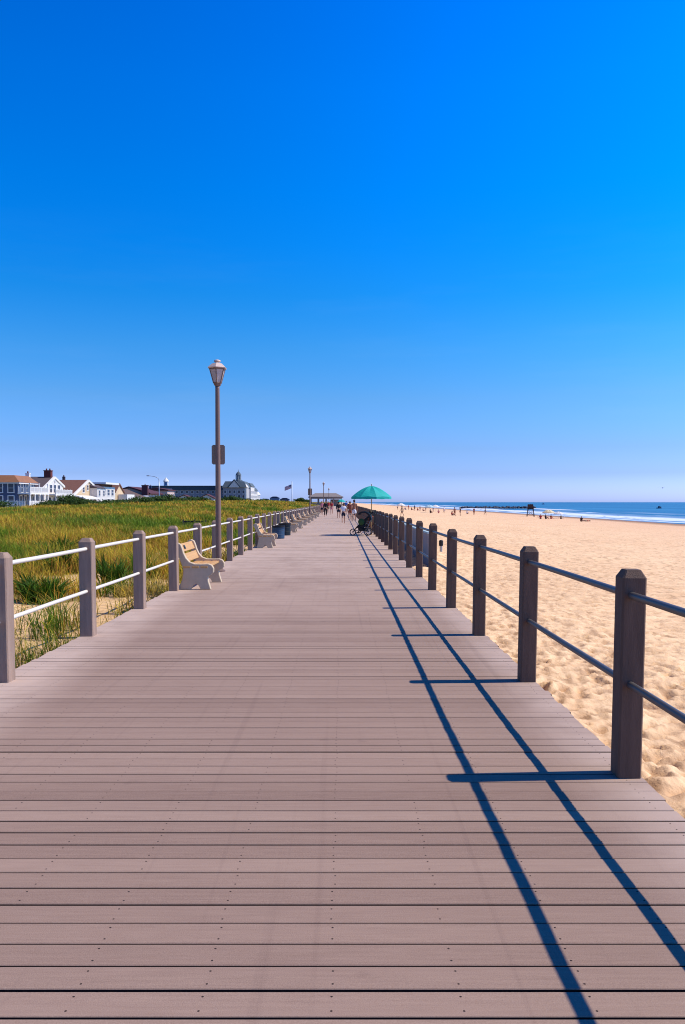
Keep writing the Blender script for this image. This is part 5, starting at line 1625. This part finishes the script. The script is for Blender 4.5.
parasol('small white beach umbrella before the surf, right of the pale blue one', sand_loc(435.5, 511.6), 1.3, 1.5, 2.1, WHITEF, group=UG)
beach_chair('white low beach chair left of the cream umbrella', sand_loc(538.5, 518.0), 1.6, WHITE_C, 'beach chairs', .28)
beach_chair('white low beach chair beside the sitter in khaki', sand_loc(563.0, 518.8), 1.2, WHITE_C, 'beach chairs', .28)
# lifeguard stand
lg = sand_loc(530.5, 516.6)
ls = thing('lifeguard_stand', 'tall dark timber lifeguard stand at the water edge', 'lifeguard stand', lg, R(-20))
DW = mat('dark_timber', (0.05, 0.03, 0.03), .8, var=.2)
for x in (-.75, .75):
    for y in (-.7, .7):
        part('leg', MB().tube([(x * 1.25, y * 1.25, -.3), (x * .85, y * .8, 1.9)], .07, 6), DW, ls)
part('platform', MB().box(-.8, .8, -.7, .75, 1.9, 2.0), DW, ls)
part('seat', MB().box(-.7, .7, -.45, .1, 2.42, 2.5).box(-.7, .7, -.45, -.38, 2.0, 2.42), DW, ls)
part('backrest', MB().box(-.7, .7, -.56, -.48, 2.4, 3.15), DW, ls)
for x in (-.72, .72):
    part('armrest', MB().box(x - .05, x + .05, -.55, .15, 2.7, 2.77).box(x - .05, x + .05, .08, .15, 2.0, 2.7), DW, ls)
for k in range(5):
    part('rung', MB().tube([(-.6, .96 - k * .07, .25 + k * .38), (.6, .96 - k * .07, .25 + k * .38)], .03, 6), DW, ls)
part('brace', MB().tube([(-.85, .8, .3), (.75, .62, 1.7)], .04, 6).tube([(.9, -.8, .3), (-.75, -.62, 1.7)], .04, 6), DW, ls)
person('lifeguard in red sitting high on the dark timber stand', (lg[0], lg[1], lg[2] + 2.02), R(-20), 'chair', 1.75, 'skin_tan', 'hair_dark', top=REDC, sleeve=.3, bottom=REDC, legs=.5)
# rock jetty
jt = MB()
for k in range(260):
    x = 84 + 52 * rng.random(); y = 552 + rng.normal(0, 2.2); r = rng.uniform(.7, 1.5)
    o = len(jt.v)
    jt.ball((x, y, SEA_Z + max(-.3, .75 - abs(y - 552) * .35) + rng.uniform(-.2, .2)), r, 7, 5, (1.2, 1.0, .75))
    for i in range(o, len(jt.v)):
        p = jt.v[i]
        f_ = 1 + .25 * mnoise.noise(Vector(p) * .9)
        jt.v[i] = (x + (p[0] - x) * f_, y + (p[1] - y) * f_, p[2])
jo_ = part('rock_jetty', jt, mat('wet_rock', (0.022, 0.03, 0.05), .6, var=.4, scale=1))
tag(jo_, 'low dark rock jetty running out into the sea from the beach', 'jetty')
# boats and gull
def boat(label, px, d, L, cols):
    t = thing('boat', label, 'boat', (px_x(px, d), d, SEA_Z), R(25), 'boats at sea')
    hull = []
    sec = [(-.5, .42, .0), (-.2, .5, .0), (.2, .42, .06), (.5, .02, .22)]
    vs, fs = [], []
    for (q, w_, rs_) in sec:
        x = q * L; hw = w_ * L * .34
        vs += [(x, -hw, (.20 + rs_) * L * .6), (x, -hw * .6, -.03 * L), (x, hw * .6, -.03 * L), (x, hw, (.20 + rs_) * L * .6)]
    for i in range(3):
        for k in range(4):
            k2 = (k + 1) % 4
            fs.append((i * 4 + k, i * 4 + k2, i * 4 + 4 + k2, i * 4 + 4 + k))
    fs += [(0, 1, 2, 3), (15, 14, 13, 12)]
    part('hull', MB().add(vs, fs), cols, t)
    cb = part('cabin', MB().prism([(-.15 * L, .125 * L), (.2 * L, .13 * L), (.14 * L, .36 * L), (-.12 * L, .36 * L)], 'y', -.11 * L, .11 * L), cols, t)
    part('pane', MB().box(-.09 * L, .1 * L, -.113 * L, -.1105 * L, .24 * L, .32 * L), M['window'], cb)
    part('mast', MB().tube([(0, 0, .36 * L), (0, 0, .72 * L)], .05, 6), M['grey_metal'], t)
    return t
boat('small dark motor boat on the blue water at the right', 659, 560, 4.6, mat('dark_hull', (0.02, 0.05, 0.10), .4))
boat('tiny distant boat near the horizon above the lifeguard stand', 543, 1500, 6.5, mat('far_hull', (0.06, 0.10, 0.2), .5))
gb = thing('gull', 'small gull gliding above the sea at the right', 'bird', (px_x(662, 120), 120, py_z(488, 120)), R(60))
GUL = mat('gull_grey', (0.035, 0.035, 0.05), .7)
part('body', MB().add(*skin_mesh([([V3((-.28, 0, 0)), V3((-.1, 0, 0)), V3((.1, 0, .01)), V3((.2, 0, .04)), V3((.27, 0, .04))], [.02, .07, .08, .045, .015], [(0, 1), (1, 2), (2, 3), (3, 4)])])), GUL, gb, smooth=True)
for s_ in (-1, 1):
    part('wing', MB().add([(-.12, s_ * .05, .04), (.12, s_ * .05, .04), (.14, s_ * .35, .17), (-.06, s_ * .35, .17), (-.02, s_ * .78, .10), (-.06, s_ * .78, .10)], [(0, 1, 2, 3), (3, 2, 4, 5)]), GUL, gb)
part('tail', MB().add([(-.24, -.03, 0), (-.24, .03, 0), (-.42, .08, 0), (-.42, -.08, 0)], [(0, 1, 2, 3)]), GUL, gb)
